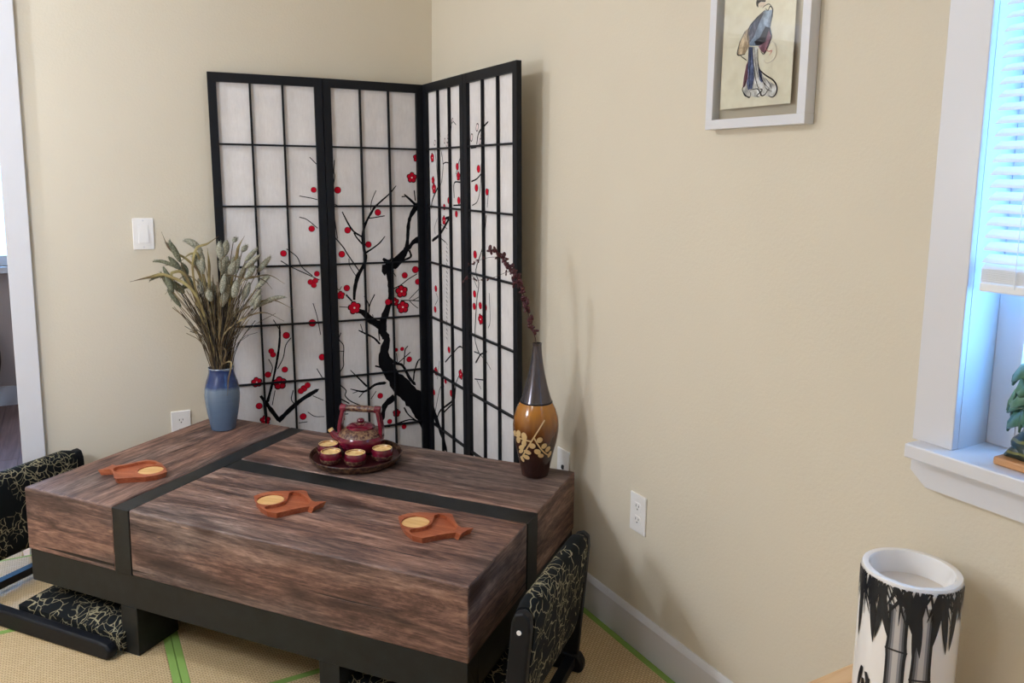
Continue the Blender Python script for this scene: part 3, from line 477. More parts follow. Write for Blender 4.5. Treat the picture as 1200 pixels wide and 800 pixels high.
# ================================================================== FLOOR CHAIRS
def floor_chair(u, v, flip, label, sx=.245, hs=1.0):
    # local: x forward (towards table), y across 0..W, origin at near end of back
    Wc = .47
    o = tag(empty('floor_chair', TT(u,v,0), TH+(math.pi if flip else 0)), label, 'chair')
    for y0 in (0, Wc-.032):
        m = MB()
        prof = [(-.055,.0),(-.062,.012),(-.062,.03),(-.05,.052),(.0,.056),(.30,.052),(.555,.050),(.59,.045),(.605,.03),(.602,.01),(.59,.0)]
        k = len(prof); m.add([(x,y0,z) for x,z in prof]+[(x,y0+.032,z) for x,z in prof], [tuple(range(k)),tuple(range(2*k-1,k-1,-1))]+[(a,(a+1)%k,(a+1)%k+k,a+k) for a in range(k)])
        obj('runner', m, M_blackwood, o, smooth='auto', bevel=.007, seg=3)
        ps = MB(); q = [(.0,.05),(-.006,.15),(-.016,.28),(-.022,.36),(-.03,.382),(-.05,.389),(-.066,.378),(-.068,.35),(-.06,.25),(-.05,.12),(-.045,.05)]
        k = len(q); ps.add([(x,y0+.003,z*hs) for x,z in q]+[(x,y0+.029,z*hs) for x,z in q], [tuple(range(k)),tuple(range(2*k-1,k-1,-1))]+[(a,(a+1)%k,(a+1)%k+k,a+k) for a in range(k)])
        po = obj('post', ps, M_blackwood, o, smooth='auto', bevel=.005, seg=3)
        yy = y0+(.0025 if y0 == 0 else .0295); d = -1 if y0 == 0 else 1
        obj('screw_cap', MB().tube([(-.043,yy,.345*hs),(-.043,yy+d*.002,.345*hs)], .0055, 16), M_plate, po)
    # backrest pad
    m = MB(); ny, nz = 14, 12; vs = []; fs = []
    prof = []
    for k in range(24):
        a = 2*math.pi*k/24; cx, cz = math.cos(a), math.sin(a)
        e = lambda q, n: math.copysign(abs(q)**(2/n), q)
        px = .030*e(cx,2.6); pz = .140*e(cz,6); prof.append((px, pz))
    for j in range(ny+1):
        t = j/ny; y = .034+(Wc-.068)*t; sc_ = 1 if 0 < j < ny else .93
        for px, pz in prof: vs.append((-.032-.075*(pz/.26)*.35+px*sc_, y, (.258+pz*sc_)*hs))
    for j in range(ny):
        for k in range(24): fs.append((j*24+k,j*24+(k+1)%24,(j+1)*24+(k+1)%24,(j+1)*24+k))
    fs += [tuple(range(24)), tuple(range(ny*24+23,ny*24-1,-1))]
    obj('backrest', MB().add(vs,fs), M_fabric, o, smooth='auto')
    # seat cushion
    m = MB(); vs = []; fs = []; nx, ny = 12, 10
    for s_ in (1,-1):
        for a in range(nx+1):
            for b in range(ny+1):
                x = sx+.41*a/nx; y = .034+(Wc-.068)*b/ny
                ex = min(1, min(a,nx-a)/1.6); ey = min(1, min(b,ny-b)/1.4); d = (ex*(2-ex))**.5*(ey*(2-ey))**.5
                z = .052+s_*(.012+.026*d) if s_ > 0 else .016
                vs.append((x,y,z))
    kk = (nx+1)*(ny+1); id_ = lambda a,b: a*(ny+1)+b
    for a in range(nx):
        for b in range(ny):
            fs.append((id_(a,b),id_(a+1,b),id_(a+1,b+1),id_(a,b+1))); fs.append(tuple(kk+q for q in (id_(a,b),id_(a,b+1),id_(a+1,b+1),id_(a+1,b))))
    for a in range(nx):
        fs.append((id_(a,0),kk+id_(a,0),kk+id_(a+1,0),id_(a+1,0))); fs.append((id_(a,ny),id_(a+1,ny),kk+id_(a+1,ny),kk+id_(a,ny)))
    for b in range(ny):
        fs.append((id_(0,b),id_(0,b+1),kk+id_(0,b+1),kk+id_(0,b))); fs.append((id_(nx,b),kk+id_(nx,b),kk+id_(nx,b+1),id_(nx,b+1)))
    obj('seat', MB().add(vs,fs), M_fabric, o, smooth='auto')
    obj('cross_bar', MB().box(-.04,-.012,.03,Wc-.03,.02,.045).box(.30,.34,.03,Wc-.03,.004,.0165), M_blackwood, o)
    return o
floor_chair(-.24,-.05,False,'black floor chair with glyph-patterned seat at the table end by the doorway', .20, .98)
floor_chair(1.53,.452,True,'black floor chair with white screw caps at the table end by the beige wall', .09, 1.05)

# ================================================================== COASTERS
cp = [(a/1000,b/1000) for a,b in COASTER]; hp = [(a/1000,b/1000) for a,b in HOLLOW]
def smoothpoly(p, n=3):
    q = spline([Vector((*a,0)) for a in p+[p[0]]], n)[:-1]; return [(v.x,v.y) for v in q]
def ring_fill(outer, holes, z):
    # flat face with holes via triangulation
    from mathutils.geometry import delaunay_2d_cdt
    vs = [Vector(a) for a in outer]; es = [(i,(i+1)%len(outer)) for i in range(len(outer))]
    for h in holes:
        k = len(vs); vs += [Vector(a) for a in h]; es += [(k+i,k+(i+1)%len(h)) for i in range(len(h))]
    fl_ = [list(range(len(outer)))]
    k = len(outer)
    for h in holes: fl_.append(list(range(k,k+len(h)))[::-1]); k += len(h)
    V_, E_, F_, *_r = delaunay_2d_cdt(vs, es, [], 0, 1e-7)
    def inside(p, poly):
        c = False
        for i in range(len(poly)):
            a, b = poly[i], poly[i-1]
            if (a[1] > p.y) != (b[1] > p.y) and p.x < (b[0]-a[0])*(p.y-a[1])/(b[1]-a[1])+a[0]: c = not c
        return c
    out = []
    for f in F_:
        c = sum((V_[i] for i in f), Vector((0,0)))/len(f)
        if inside(c, outer) and not any(inside(c,h) for h in holes): out.append(tuple(f))
    return [(v.x,v.y,z) for v in V_], out
ho = smoothpoly(hp, 3)
dd = [(.0375*math.cos(2*math.pi*k/36), .0375*math.sin(2*math.pi*k/36)) for k in range(36)]
c_out = cp
HT = .017
cm = MB(); vs, fs = ring_fill(c_out, [ho, dd], HT); cm.add(vs, fs)
n_ = len(c_out); inset = [(a*.93+.002,b*.93) for a,b in c_out]
cm.add([(a,b,HT) for a,b in c_out]+[(a,b,.0) for a,b in inset], [(i,(i+1)%n_,n_+(i+1)%n_,n_+i) for i in range(n_)]+[tuple(range(n_,2*n_))])
for h, zf in ((ho,.008),(dd,.006)):
    n_ = len(h); cm.add([(a,b,HT) for a,b in h]+[(a,b,zf) for a,b in h], [(i,(i+1)%n_,n_+(i+1)%n_,n_+i) for i in range(n_)]+[tuple(range(n_,2*n_))])
co = empty('fish_coaster', TT(1.183,.223), TH)
obj('carved_body', cm, M_coaster, co)
obj('round_inlay', MB().lathe([(.037,0),(.037,.007),(.035,.008)], 36, (0,0,.0062)), M_cork, co)
tag(co, 'reddish fish-shaped wooden coaster with tail towards the wall-side chair', 'coaster', 'fish-shaped coasters')
c2 = dup(co, TT(.742,.187), TH+math.radians(9)); tag(c2, 'reddish fish-shaped wooden coaster at the middle of the table', 'coaster', 'fish-shaped coasters')
c3 = dup(co, TT(.262,.222), TH+math.radians(195)); tag(c3, 'orange-brown fish-shaped wooden coaster on the table end by the doorway', 'coaster', 'fish-shaped coasters')

# ================================================================== TEA SET
def ornament(name, dark, gold, sc_, lo=.45, hi=.6):
    m = mat(name, dark, .3, spec=.5); v = coords(m, (1,1,1)); vo = N(m,'ShaderNodeTexVoronoi',feature='SMOOTH_F1'); L(m, v, vo.inputs['Vector']); vo.inputs['Scale'].default_value = sc_
    n = noise(m, v, sc_*1.4, 3, .6, 1.5); f = math_(m,'ADD',math_(m,'MULTIPLY',vo.outputs['Distance'],.5),math_(m,'MULTIPLY',n,.6)); base(m, ramp(m, f, [(lo,dark),(hi,gold)])); bump(m, f, .7, .002); return m
M_burg = mat('burgundy_glaze', srgb(98,16,36), .12, coat=.5)
_v = coords(M_burg); base(M_burg, ramp(M_burg, noise(M_burg,_v,26,4), [(.3,srgb(74,8,26)),(.6,srgb(112,20,44)),(.8,srgb(132,40,58))]))
M_burgorn = ornament('burgundy_ornament', srgb(60,12,24), srgb(142,112,84), 120, .44, .62)
M_trayorn = ornament('tray_ornament', srgb(44,16,16), srgb(118,88,64), 90, .45, .68)
M_traydark = mat('tray_glaze', srgb(62,20,26), .3)
M_cream = mat('cream_gold_glaze', srgb(226,186,120), .3); _v = coords(M_cream); base(M_cream, ramp(M_cream, noise(M_cream,_v,60,4), [(.35,srgb(206,160,92)),(.6,srgb(238,208,150))]))
ty = tag(empty('tea_tray', TT(.760,.590), TH), 'round dark carved tea tray holding a burgundy tea set', 'tray')
obj('tray_dish', MB().lathe([(.118,0),(.132,.003),(.142,.012),(.138,.013),(.128,.007),(.0005,.006)], 56), M_traydark, ty, smooth='auto')
obj('carved_rim', MB().lathe([(.1325,.004),(.1375,.005),(.1475,.020),(.1490,.025),(.1450,.026),(.1425,.022),(.139,.0135)], 56, caps=False), M_trayorn, ty, smooth='auto')
obj('rim_bead', MB().lathe([(.1470,.0235),(.1500,.025),(.1490,.028),(.1455,.0275),(.1450,.025)], 56, caps=False), M_trayorn, ty, smooth=True)
tp = tag(empty('teapot', TT(.737,.655,TZ+.0065), TH+math.radians(14)), 'burgundy teapot with tall overhead handle on the tea tray', 'teapot')
# teapot: local x = handle direction
body = [(.040,0),(.052,.003),(.066,.016),(.075,.034),(.0770,.048),(.0725,.062)]
obj('body', MB().lathe(body+[(.060,.0745),(.046,.082),(.040,.084)], 40), M_burg, tp, smooth=True)
obj('ornament_band', MB().lathe([(.0738,.0615),(.0690,.0690),(.0600,.0762),(.0480,.0826),(.0450,.0826)], 40, caps=False), M_burgorn, tp, smooth=True)
lid = obj('lid', MB().lathe([(.047,.0835),(.046,.0875),(.036,.093),(.018,.0965),(.001,.097)], 36), M_burg, tp, smooth='auto')
obj('knob', MB().lathe([(.007,.0965),(.0075,.100),(.0125,.1045),(.012,.110),(.006,.1135),(.0005,.114)], 20), M_burg, lid, smooth=True)
obj('knob_base', MB().lathe([(.016,.0955),(.015,.0985),(.008,.0995)], 24), M_burgorn, lid, smooth=True)
for s_ in (-1,1):
    pts = spline([(s_*.070,0,.050),(s_*.0705,0,.085),(s_*.064,0,.120),(s_*.058,0,.1475)], 5)
    m = MB(); vs = []
    for k, p in enumerate(pts):
        wy = .017-.006*k/len(pts)
        for dx, dy in ((-.0065,-wy),(.0065,-wy),(.0065,wy),(-.0065,wy)): vs.append((p.x+dx,p.y+dy,p.z))
    fs = [(4*j+a,4*j+(a+1)%4,4*j+4+(a+1)%4,4*j+4+a) for j in range(len(pts)-1) for a in range(4)]+[(3,2,1,0),tuple(4*(len(pts)-1)+a for a in range(4))]
    obj('handle_post', MB().add(vs,fs), M_burg, tp, smooth='auto', bevel=.003)
hb = obj('handle_bar', MB().tube([(-.052,0,.146),(0,0,.1465),(.052,0,.146)], [.0105,.0115,.0105], 16), M_burgorn, tp, smooth='auto')
for s_ in (-1,1): obj('handle_end', MB().tube([(s_*.049,0,.1462),(s_*.068,0,.1462),(s_*.071,0,.1462)], [.0125,.0125,.009], 16), M_burg, hb, smooth='auto')
sg = math.radians(192)
sd = Vector((math.cos(sg),math.sin(sg),0)); 
obj('spout', MB().tube(spline([sd*.062+Vector((0,0,.045)), sd*.086+Vector((0,0,.056)), sd*.098+Vector((0,0,.072))],5), [.017,.0165,.0155,.0145,.0135,.0125,.0115,.0105,.0098,.0094,.009], 14), M_burg, tp, smooth='auto')
obj('spout_tip', MB().tube([sd*.0972+Vector((0,0,.0715)), sd*.1005+Vector((0,0,.078))], [.0094,.0085], 14), M_cream, tp, smooth='auto')
cup0 = None
for (u, v), lab in zip([(.661,.578),(.712,.519),(.790,.540),(.844,.613)],
    ['burgundy teacup tucked farthest behind on the spout side of the tray','burgundy teacup on the tray rim nearest the doorway-side coaster','burgundy teacup in front of the teapot body','burgundy teacup on the side of the tray nearest the amber vase']):
    if cup0 is None:
        cup0 = empty('teacup', TT(u,v,TZ+.0065), TH)
        pr = [(.024,0),(.030,.004),(.0345,.016),(.0350,.028),(.0330,.037),(.0318,.040),(.0300,.040),(.0285,.037)]
        obj('cup_body', MB().lathe(pr, 32, caps=False), M_burg, cup0, smooth='auto')
        obj('ornament_band', MB().lathe([(.0312,.0055),(.0352,.016),(.0356,.020)], 32, caps=False), M_burgorn, cup0, smooth=True)
        obj('gold_interior', MB().lathe([(.0316,.0402),(.0300,.0406),(.0288,.0372),(.027,.0345),(.0005,.034)], 32, caps=False), M_cream, cup0, smooth='auto')
        c = cup0
    else: c = dup(cup0, TT(u,v,TZ+.0065), TH+R.uniform(0,6))
    tag(c, lab, 'cup', 'teacups on the tray')

# ================================================================== BLUE VASE WITH DRIED GRASS
RX = Vector((.8727,-.4881,0)).normalized(); DY = Vector((.4881,.8727,0)).normalized()
VB = TT(.141,.671); 
M_blue = mat('blue_glaze', srgb(104,128,156), .25, coat=.3)
_v = coords(M_blue); _s = N(M_blue,'ShaderNodeSeparateXYZ'); L(M_blue,_v,_s.inputs[0]); _n = noise(M_blue, coords(M_blue,(30,30,4)), 1, 4)
_z = math_(M_blue,'ADD',_s.outputs[2],math_(M_blue,'MULTIPLY',math_(M_blue,'SUBTRACT',_n,.5),.018))
_c = ramp(M_blue, math_(M_blue,'MULTIPLY',_z,4.32), [(.0,srgb(84,104,128)),(.35,srgb(98,118,140)),(.66,srgb(116,132,148)),(.715,srgb(26,52,104)),(.80,srgb(14,36,92)),(.965,srgb(20,46,104)),(.985,srgb(150,160,170))])
_st = noise(M_blue, coords(M_blue,(4,4,70)), 1.5, 4); _c = mix(M_blue, math_(M_blue,'MULTIPLY',_st,.35), _c, srgb(74,94,120)); base(M_blue,_c); bump(M_blue,_st,.15,.001)
vz = tag(empty('blue_vase', VB), 'grey-blue glazed ceramic vase with a cobalt neck on the table corner', 'vase')
obj('vase_body', MB().lathe([(0.0372,0.0000),(0.0428,0.0037),(0.0474,0.0278),(0.0544,0.0648),(0.0600,0.1064),(0.0614,0.1295),(0.0595,0.1526),(0.0539,0.1776),(0.0474,0.1970),(0.0437,0.2109),(0.0432,0.2220),(0.0451,0.2276),(0.0442,0.2299),(0.0414,0.2276),(0.0400,0.2183),(0.0428,0.1943),(0.0512,0.1665),(0.0512,0.1110)], 48), M_blue, vz, smooth='auto')
M_stem = mat('dried_stem', srgb(110,92,62), .8); _v = coords(M_stem); base(M_stem, ramp(M_stem, noise(M_stem,_v,14,3), [(.3,srgb(62,50,36)),(.55,srgb(116,98,68)),(.75,srgb(176,160,116))]))
M_stem2 = mat('dark_dried_stem', srgb(50,42,34), .85)
M_head = mat('seed_head_fur', srgb(160,160,128), .95, spec=.1); _v = coords(M_head); _h = noise(M_head,_v,230,3,.7); base(M_head, ramp(M_head, _h, [(.28,srgb(96,96,82)),(.5,srgb(152,150,132)),(.72,srgb(206,202,186))])); bump(M_head,_h,1.0,.004)
M_head2 = mat('seed_head_green', srgb(120,128,94), .95, spec=.1); _v = coords(M_head2); _h = noise(M_head2,_v,230,3,.7); base(M_head2, ramp(M_head2, _h, [(.28,srgb(62,66,54)),(.5,srgb(112,114,94)),(.72,srgb(160,158,134))])); bump(M_head2,_h,1.0,.004)
M_leaf = mat('dried_blade', srgb(140,122,66), .8); _v = coords(M_leaf); base(M_leaf, ramp(M_leaf, noise(M_leaf,_v,12,3), [(.32,srgb(84,62,42)),(.5,srgb(124,108,66)),(.68,srgb(150,138,90))]))
def bp(x, z, d): return VB + RX*(x/1000) + Vector((0,0,z/1000)) + DY*d
MOUTH = .228
for k in range(22):
    a_ = -175+k*16+R.uniform(-10,10); z_ = 545-abs(a_)*.35+R.uniform(-60,60); HEADS.append([a_, z_, a_*1.25+R.uniform(-12,12), z_+R.uniform(40,75), R.choice((8,9,11))])
bq = tag(empty('dried_grass_bouquet', VB+Vector((0,0,.02))), 'bunch of furry dried bunny-tail grasses and blades in the blue vase', 'dried grass')
iv = Matrix.Translation(-(VB+Vector((0,0,.02))))
for hi, (x0, z0, x1, z1, r) in enumerate(HEADS):
    d = R.uniform(-.08,.05) if abs(x0) < 130 else R.uniform(-.06,.03)
    if x1 > 120: d = R.uniform(-.06,-.01)
    A = bp(x0,z0,d); B = bp(x1,z1,d+R.uniform(-.02,.02)); r = r/1000
    pale = -70 < x0
    m0 = VB+RX*(x0/1000*.10)+DY*(d*.25)+Vector((0,0,MOUTH)); b0 = VB+RX*(-x0/1000*.06)-DY*d*.2+Vector((0,0,.03))
    pts = spline([b0, m0, m0.lerp(A,.5)+Vector((0,0,.02))-RX*(x0/1000*.10), A, A.lerp(B,.5)], 5)
    so_ = obj('stem', MB().tube([iv@p for p in pts], .0014, 5), M_stem, bq, smooth=True)
    axis = B-A; npt = 9; hp_ = []; hr = []
    bend = Vector((0,0,-.010)) if abs(axis.x) > axis.z else Vector((0,0,0))
    for k in range(npt):
        t = k/(npt-1); hp_.append(iv@(A+axis*t-bend*(4*t*(1-t)))); hr.append(max(.0012, r*1.12*(math.sin(math.pi*min(1,(t*.86+.10)))**.75)))
    mh = M_head if pale else M_head2
    ho_ = obj('seed_head', MB().tube(hp_, hr, 10), mh, so_, smooth=True)
    bs = MB()
    for k in range(110):
        t = R.random(); j = min(npt-2, int(t*(npt-1))); c = hp_[j].lerp(hp_[j+1], t*(npt-1)-j); rr_ = hr[j]
        q = Vector((R.gauss(0,1),R.gauss(0,1),R.gauss(0,1))).normalized(); ax = axis.normalized(); q = (q-ax*q.dot(ax)).normalized()
        s0 = c+q*rr_*.8; e = c+q*(rr_+.0035)+ax*.007; sd_ = ax.cross(q)*.0006
        bs.add([s0-sd_,s0+sd_,e],[(0,1,2)])
    bo = obj('bristles', bs, mh, so_); bo['kind'] = 'stuff'
for bi, (wd, pts) in enumerate(BLADES):
    d = R.uniform(-.07,-.02); wd = wd/1000
    thin = bi in (12,13)
    m0 = VB+RX*(pts[0][0]/1000*.2)+DY*(d*.25)+Vector((0,0,MOUTH))
    if not thin: P_ = [VB+Vector((0,0,.06)), m0] + [bp(x,z,d) for x,z in pts]
    else: P_ = [VB+RX*(pts[0][0]/1000*.4)+DY*-.02+Vector((0,0,.15)), VB+RX*(pts[0][0]/1000*.7)+DY*-.030+Vector((0,0,MOUTH+.004))] + [bp(x,z,-.055 if z>MOUTH*1000 else -.064) for x,z in pts[1:]]
    q = spline(P_, 6); vs = []; fs = []; nq = len(q)
    for k, p in enumerate(q):
        t = k/(nq-1); wk = max(.0007, .68*wd*min(1, .25+1.6*t)*min(1,(1-t)*4))
        tg = (q[min(k+1,nq-1)]-q[max(k-1,0)]).normalized(); s_ = tg.cross(DY)
        s_ = s_.normalized() if s_.length > .1 else RX
        vs += [iv@(p-s_*wk), iv@(p+DY*.0016), iv@(p+s_*wk)]
    for k in range(nq-1): fs += [(3*k,3*k+1,3*k+4,3*k+3),(3*k+1,3*k+2,3*k+5,3*k+4)]
    b_ = obj('grass_blade', MB().add(vs,fs), M_leaf if wd > .0055 else M_stem, bq, smooth=True)
    sm = b_.modifiers.new('solid','SOLIDIFY'); sm.thickness = .0006
for mm, cnt in ((M_stem, 130), (M_stem2, 210)):
    st = MB()
    for k in range(cnt):
        a = R.gauss(0,.5); x = math.sin(max(-.8,min(.8,a*.5)))*R.uniform(.22,.34); z = R.uniform(.40,.57)-abs(x)*.35; d = R.uniform(-.07,.05)
        m0 = VB+RX*(x*.12+R.uniform(-.018,.018))+DY*(d*.3)+Vector((0,0,MOUTH)); e = VB+RX*x*.82+DY*d+Vector((0,0,z))
        pts = [VB+RX*R.uniform(-.02,.02)+DY*R.uniform(-.02,.02)+Vector((0,0,.05)), m0, m0.lerp(e,.5)+Vector((0,0,R.uniform(.0,.04)))-RX*x*.06, e]
        st.tube([iv@p for p in spline(pts,3)], R.uniform(.0006,.0015), 4)
    so = obj('stalks', st, mm, bq, smooth=True); so['kind'] = 'stuff'

# ================================================================== AMBER VASE WITH BERRY BRANCH
VA = TT(1.337,.709)
M_amber = mat('amber_lacquer', srgb(140,84,24), .18, coat=.6)
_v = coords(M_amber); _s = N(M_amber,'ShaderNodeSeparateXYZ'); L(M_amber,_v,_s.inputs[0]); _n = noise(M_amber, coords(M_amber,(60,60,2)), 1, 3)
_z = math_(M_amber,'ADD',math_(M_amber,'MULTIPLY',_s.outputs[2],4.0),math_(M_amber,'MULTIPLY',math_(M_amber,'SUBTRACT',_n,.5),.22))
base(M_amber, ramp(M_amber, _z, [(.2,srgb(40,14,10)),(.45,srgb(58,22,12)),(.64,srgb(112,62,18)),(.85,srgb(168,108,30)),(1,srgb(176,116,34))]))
M_neck = mat('gunmetal_glaze', srgb(96,92,98), .18, metal=.85)
M_motif = mat('pale_inlay_motif', srgb(214,182,128), .5)
AP = [(r*.98,z*.9725) for r,z in [(.036,0),(.0425,.004),(.0475,.03),(.057,.075),(.0665,.115),(.0722,.150),(.0726,.170),(.0695,.195),(.0610,.222),(.0503,.243)]]
va = tag(empty('amber_vase', VA), 'tall amber bottle vase with a gunmetal neck and pale leaf inlay', 'vase')
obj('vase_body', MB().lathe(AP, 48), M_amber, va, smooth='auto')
NP = [(r*.98,z*.9725) for r,z in [(.0503,.2435),(.044,.262),(.034,.298),(.0255,.335),(.0195,.368),(.0155,.398),(.0140,.420),(.0142,.428),(.0148,.431),(.0120,.431),(.0105,.41)]]
obj('vase_neck', MB().lathe(NP, 48), M_neck, va, smooth='auto')
obj('joint_ring', MB().lathe([(.0502,.2345),(.0507,.2368),(.0495,.239)], 48, caps=False), M_blackwood, va, smooth=True)
def rad(z):
    for (r0,z0),(r1,z1) in zip(AP,AP[1:]):
        if z0 <= z <= z1: return r0+(r1-r0)*(z-z0)/(z1-z0)
    return .05
FRA = math.atan2(-.8727,-.4881)   # direction towards the viewer side of the table
def vs_(x, z, off=.0008):
    r = rad(z)+off; a = math.asin(max(-.97,min(.97,x/r))); t = FRA+a; return (r*math.cos(t), r*math.sin(t), z)
for st_ in MOTIF['stems']:
    p = spline([Vector((a/1000,b/1000,0)) for a,b in st_], 4); vs = []; 
    for k, q in enumerate(p):
        t = (p[min(k+1,len(p)-1)]-p[max(k-1,0)]).normalized(); wv = .0022
        vs += [vs_(q.x-t.y*wv,q.y+t.x*wv), vs_(q.x,q.y,.0018), vs_(q.x+t.y*wv,q.y-t.x*wv)]
    obj('inlay_stem', MB().add(vs,[f for k in range(len(p)-1) for f in ((3*k,3*k+1,3*k+4,3*k+3),(3*k+1,3*k+2,3*k+5,3*k+4))]), M_motif, va, smooth=True)
for x, z, a, w_, h_ in MOTIF['leaves']:
    x, z, a = x/1000, z/1000, math.radians(-a); rw, rh = w_*.00052, h_*.00052; vs = [vs_(x,z,.0019)]
    for k in range(16):
        t = 2*math.pi*k/16; px, pz = rw*math.cos(t), rh*math.sin(t); vs.append(vs_(x+px*math.cos(a)-pz*math.sin(a), z+px*math.sin(a)+pz*math.cos(a)))
    obj('inlay_leaf', MB().add(vs,[(0,1+k,1+(k+1)%16) for k in range(16)]), M_motif, va, smooth=True)
M_berry = mat('dark_berry', srgb(74,26,34), .55); M_twig = mat('dark_twig', srgb(70,44,40), .8)
bb = tag(empty('berry_branch', VA+Vector((0,0,.419))), 'arching spray of dark maroon berry leaves in the amber vase', 'dried branch')
def bpt(x, z, d=0): return RX*(x/1000)+Vector((0,0,z/1000))+DY*d
for k, P_ in enumerate(BERRY):
    n = len(P_); pts = [bpt(x,z,-.05*(j/(n-1))*(0 if k == 0 else 1)-(.03*(j/(n-1)))) for j,(x,z) in enumerate(P_)]
    if k == 0: pts = [Vector((0,0,-.10))] + pts
    q = spline(pts, 6); obj('twig', MB().tube(q, [max(.0006,(.0018 if k == 0 else .0008)*(1-.6*j/len(q))) for j in range(len(q))], 6), M_twig, bb, smooth=True)
    cnt = 95 if k == 0 else 16
    for j in range(cnt):
        t = R.random(); f = t*(len(q)-1)
        if k == 0: f = (.24+.76*t)*(len(q)-1)
        i0 = min(len(q)-2,int(f)); c = q[i0].lerp(q[i0+1],f-i0)
        big = 1 if k == 0 else .55
        c = c+Vector((R.uniform(-1,1),R.uniform(-1,1),R.uniform(-1,1)))*(.0085*big)
        rm = Matrix.Rotation(R.uniform(0,6.28),3,'Z') @ Matrix.Rotation(R.uniform(0,3.14),3,'X')
        s_ = R.uniform(.8,1.5)*big
        obj('berry_leaf', MB().ell(c,(.0042*s_,.0034*s_,.0072*s_),6,5,rm), M_berry, bb, smooth=True)

# ================================================================== WALL PLATES
def duplex(o, place):
    for dz in (.0195,-.0195):
        f = MB(); pts = [(.0165*math.cos(a)*1.0, max(-.0125,min(.0125,.0165*math.sin(a)))) for a in [2*math.pi*k/28 for k in range(28)]]
        r = obj('receptacle', place([(a,b+dz) for a,b in pts], .0052, .0066), M_plate, o)
        for x, w_, h_ in ((-.0062,.0022,.0075),(.0062,.0022,.0060)): obj('slot', place([(x-w_/2,dz+.0035-h_/2),(x+w_/2,dz+.0035-h_/2),(x+w_/2,dz+.0035+h_/2),(x-w_/2,dz+.0035+h_/2)], .0062, .0068), M_slot, r)
        obj('ground_hole', place([(.0024*math.cos(k*.785),dz-.0065+.0024*math.sin(k*.785)) for k in range(8)], .0062, .0068), M_slot, r)
def place_left(poly, n0, n1):
    k = len(poly); return MB().add([(a,-n0,b) for a,b in poly]+[(a,-n1,b) for a,b in poly],[tuple(range(k)),tuple(range(2*k-1,k-1,-1))]+[(i,(i+1)%k,(i+1)%k+k,i+k) for i in range(k)])
def place_right(poly, n0, n1):
    k = len(poly); return MB().add([(-n0,-a,b) for a,b in poly]+[(-n1,-a,b) for a,b in poly],[tuple(range(k)),tuple(range(2*k-1,k-1,-1))]+[(i,(i+1)%k,(i+1)%k+k,i+k) for i in range(k)])
RECT = lambda w_, h_, x=0, z=0: [(x-w_/2,z-h_/2),(x+w_/2,z-h_/2),(x+w_/2,z+h_/2),(x-w_/2,z+h_/2)]
def plate(name, loc, place, label, cat):
    o = tag(empty(name, loc), label, cat); obj('cover_plate', place(RECT(.070,.114), 0, .0055), M_plate, o, bevel=.002); return o
o = plate('light_switch', (-1.1424,0,1.1318), place_left, 'white rocker light switch on the beige wall beside the doorway', 'light switch')
rk = obj('rocker', MB().hexa([(-.0165,-.005,-.0335),(.0165,-.005,-.0335),(.0165,-.010,-.0325),(-.0165,-.010,-.0325),(-.0165,-.005,.0335),(.0165,-.005,.0335),(.0165,-.0062,.0325),(-.0165,-.0062,.0325)]), M_plate, o)
for dz in (-.048,.048): obj('screw', place_left([(.003*math.cos(k*.785),dz+.003*math.sin(k*.785)) for k in range(8)], .005, .0062), M_white, o)
o = plate('wall_outlet', (-1.0452,0,.3975), place_left, 'white duplex outlet half hidden behind the table near the blue vase', 'outlet'); duplex(o, place_left)
o = plate('wall_outlet', (0,-1.4713,.4013), place_right, 'white duplex outlet in full view on the wall beyond the table', 'outlet'); duplex(o, place_right)
o = plate('phone_jack', (0,-1.0766,.4123), place_right, 'white wall plate with a small black jack behind the amber vase', 'outlet')
obj('jack', place_right([(-.008,-.006),(-.003,-.011),(.006,-.009),(.008,.002),(.003,.006),(-.006,.003)], .005, .0075), M_slot, o)

# ================================================================== FRAMED DRAWING
fo = tag(empty('picture_frame', (0,-1.85,1.471)), 'white-framed ink drawing of a kimono figure floating behind glass', 'picture')
FW, FH, FD, FB = .298, .46, .030, .022
y0, y1 = .148, .148-FW
for a in ((y1,y0,0,FB),(y1,y0,FH-FB,FH),(y0-FB,y0,FB,FH-FB),(y1,y1+FB,FB,FH-FB)): obj('frame_bar', MB().box(-FD,-.001,*a), M_white, fo, bevel=.001)
M_back = mat('clear_backing_board', srgb(190,176,154), .7)
obj('backing', MB().box(-.006,-.001,y1+FB,y0-FB,FB,FH-FB), M_back, fo)
obj('glass', MB().box(-.0255,-.0240,y1+FB-.002,y0-FB+.002,FB-.002,FH-FB+.002), M_glass, fo)
M_card = mat('cream_card', srgb(232,222,198), .8, spec=.1); _v = coords(M_card); base(M_card, ramp(M_card, noise(M_card,_v,40,4), [(.3,srgb(226,216,192)),(.7,srgb(238,230,208))]))
cd = obj('art_card', MB().box(-.018,-.0165,.112-.211,.112,.046,.046+.35), M_card, fo)
CC = {'steel':srgb(130,146,168),'steel2':srgb(96,106,140),'tan':srgb(196,170,140),'ink':srgb(26,24,32),'ink2':srgb(62,64,84),'plum':srgb(128,86,98),'pale':srgb(206,202,196),'skin':srgb(236,216,194),'fan':srgb(190,176,166),'rose':srgb(206,130,130)}
CM = {k: mat('drawing_'+k, c, .85, spec=.1) for k, c in CC.items()}
for k_, m_ in CM.items():
    if k_ not in ('ink','fan','rose'):
        c_ = CC[k_]; base(m_, ramp(m_, noise(m_, coords(m_,(1,1,.6)), 70, 4, .65), [(.35,tuple(q*.55 for q in c_)),(.52,c_),(.66,tuple(min(.85,q*1.5+.08) for q in c_))]))
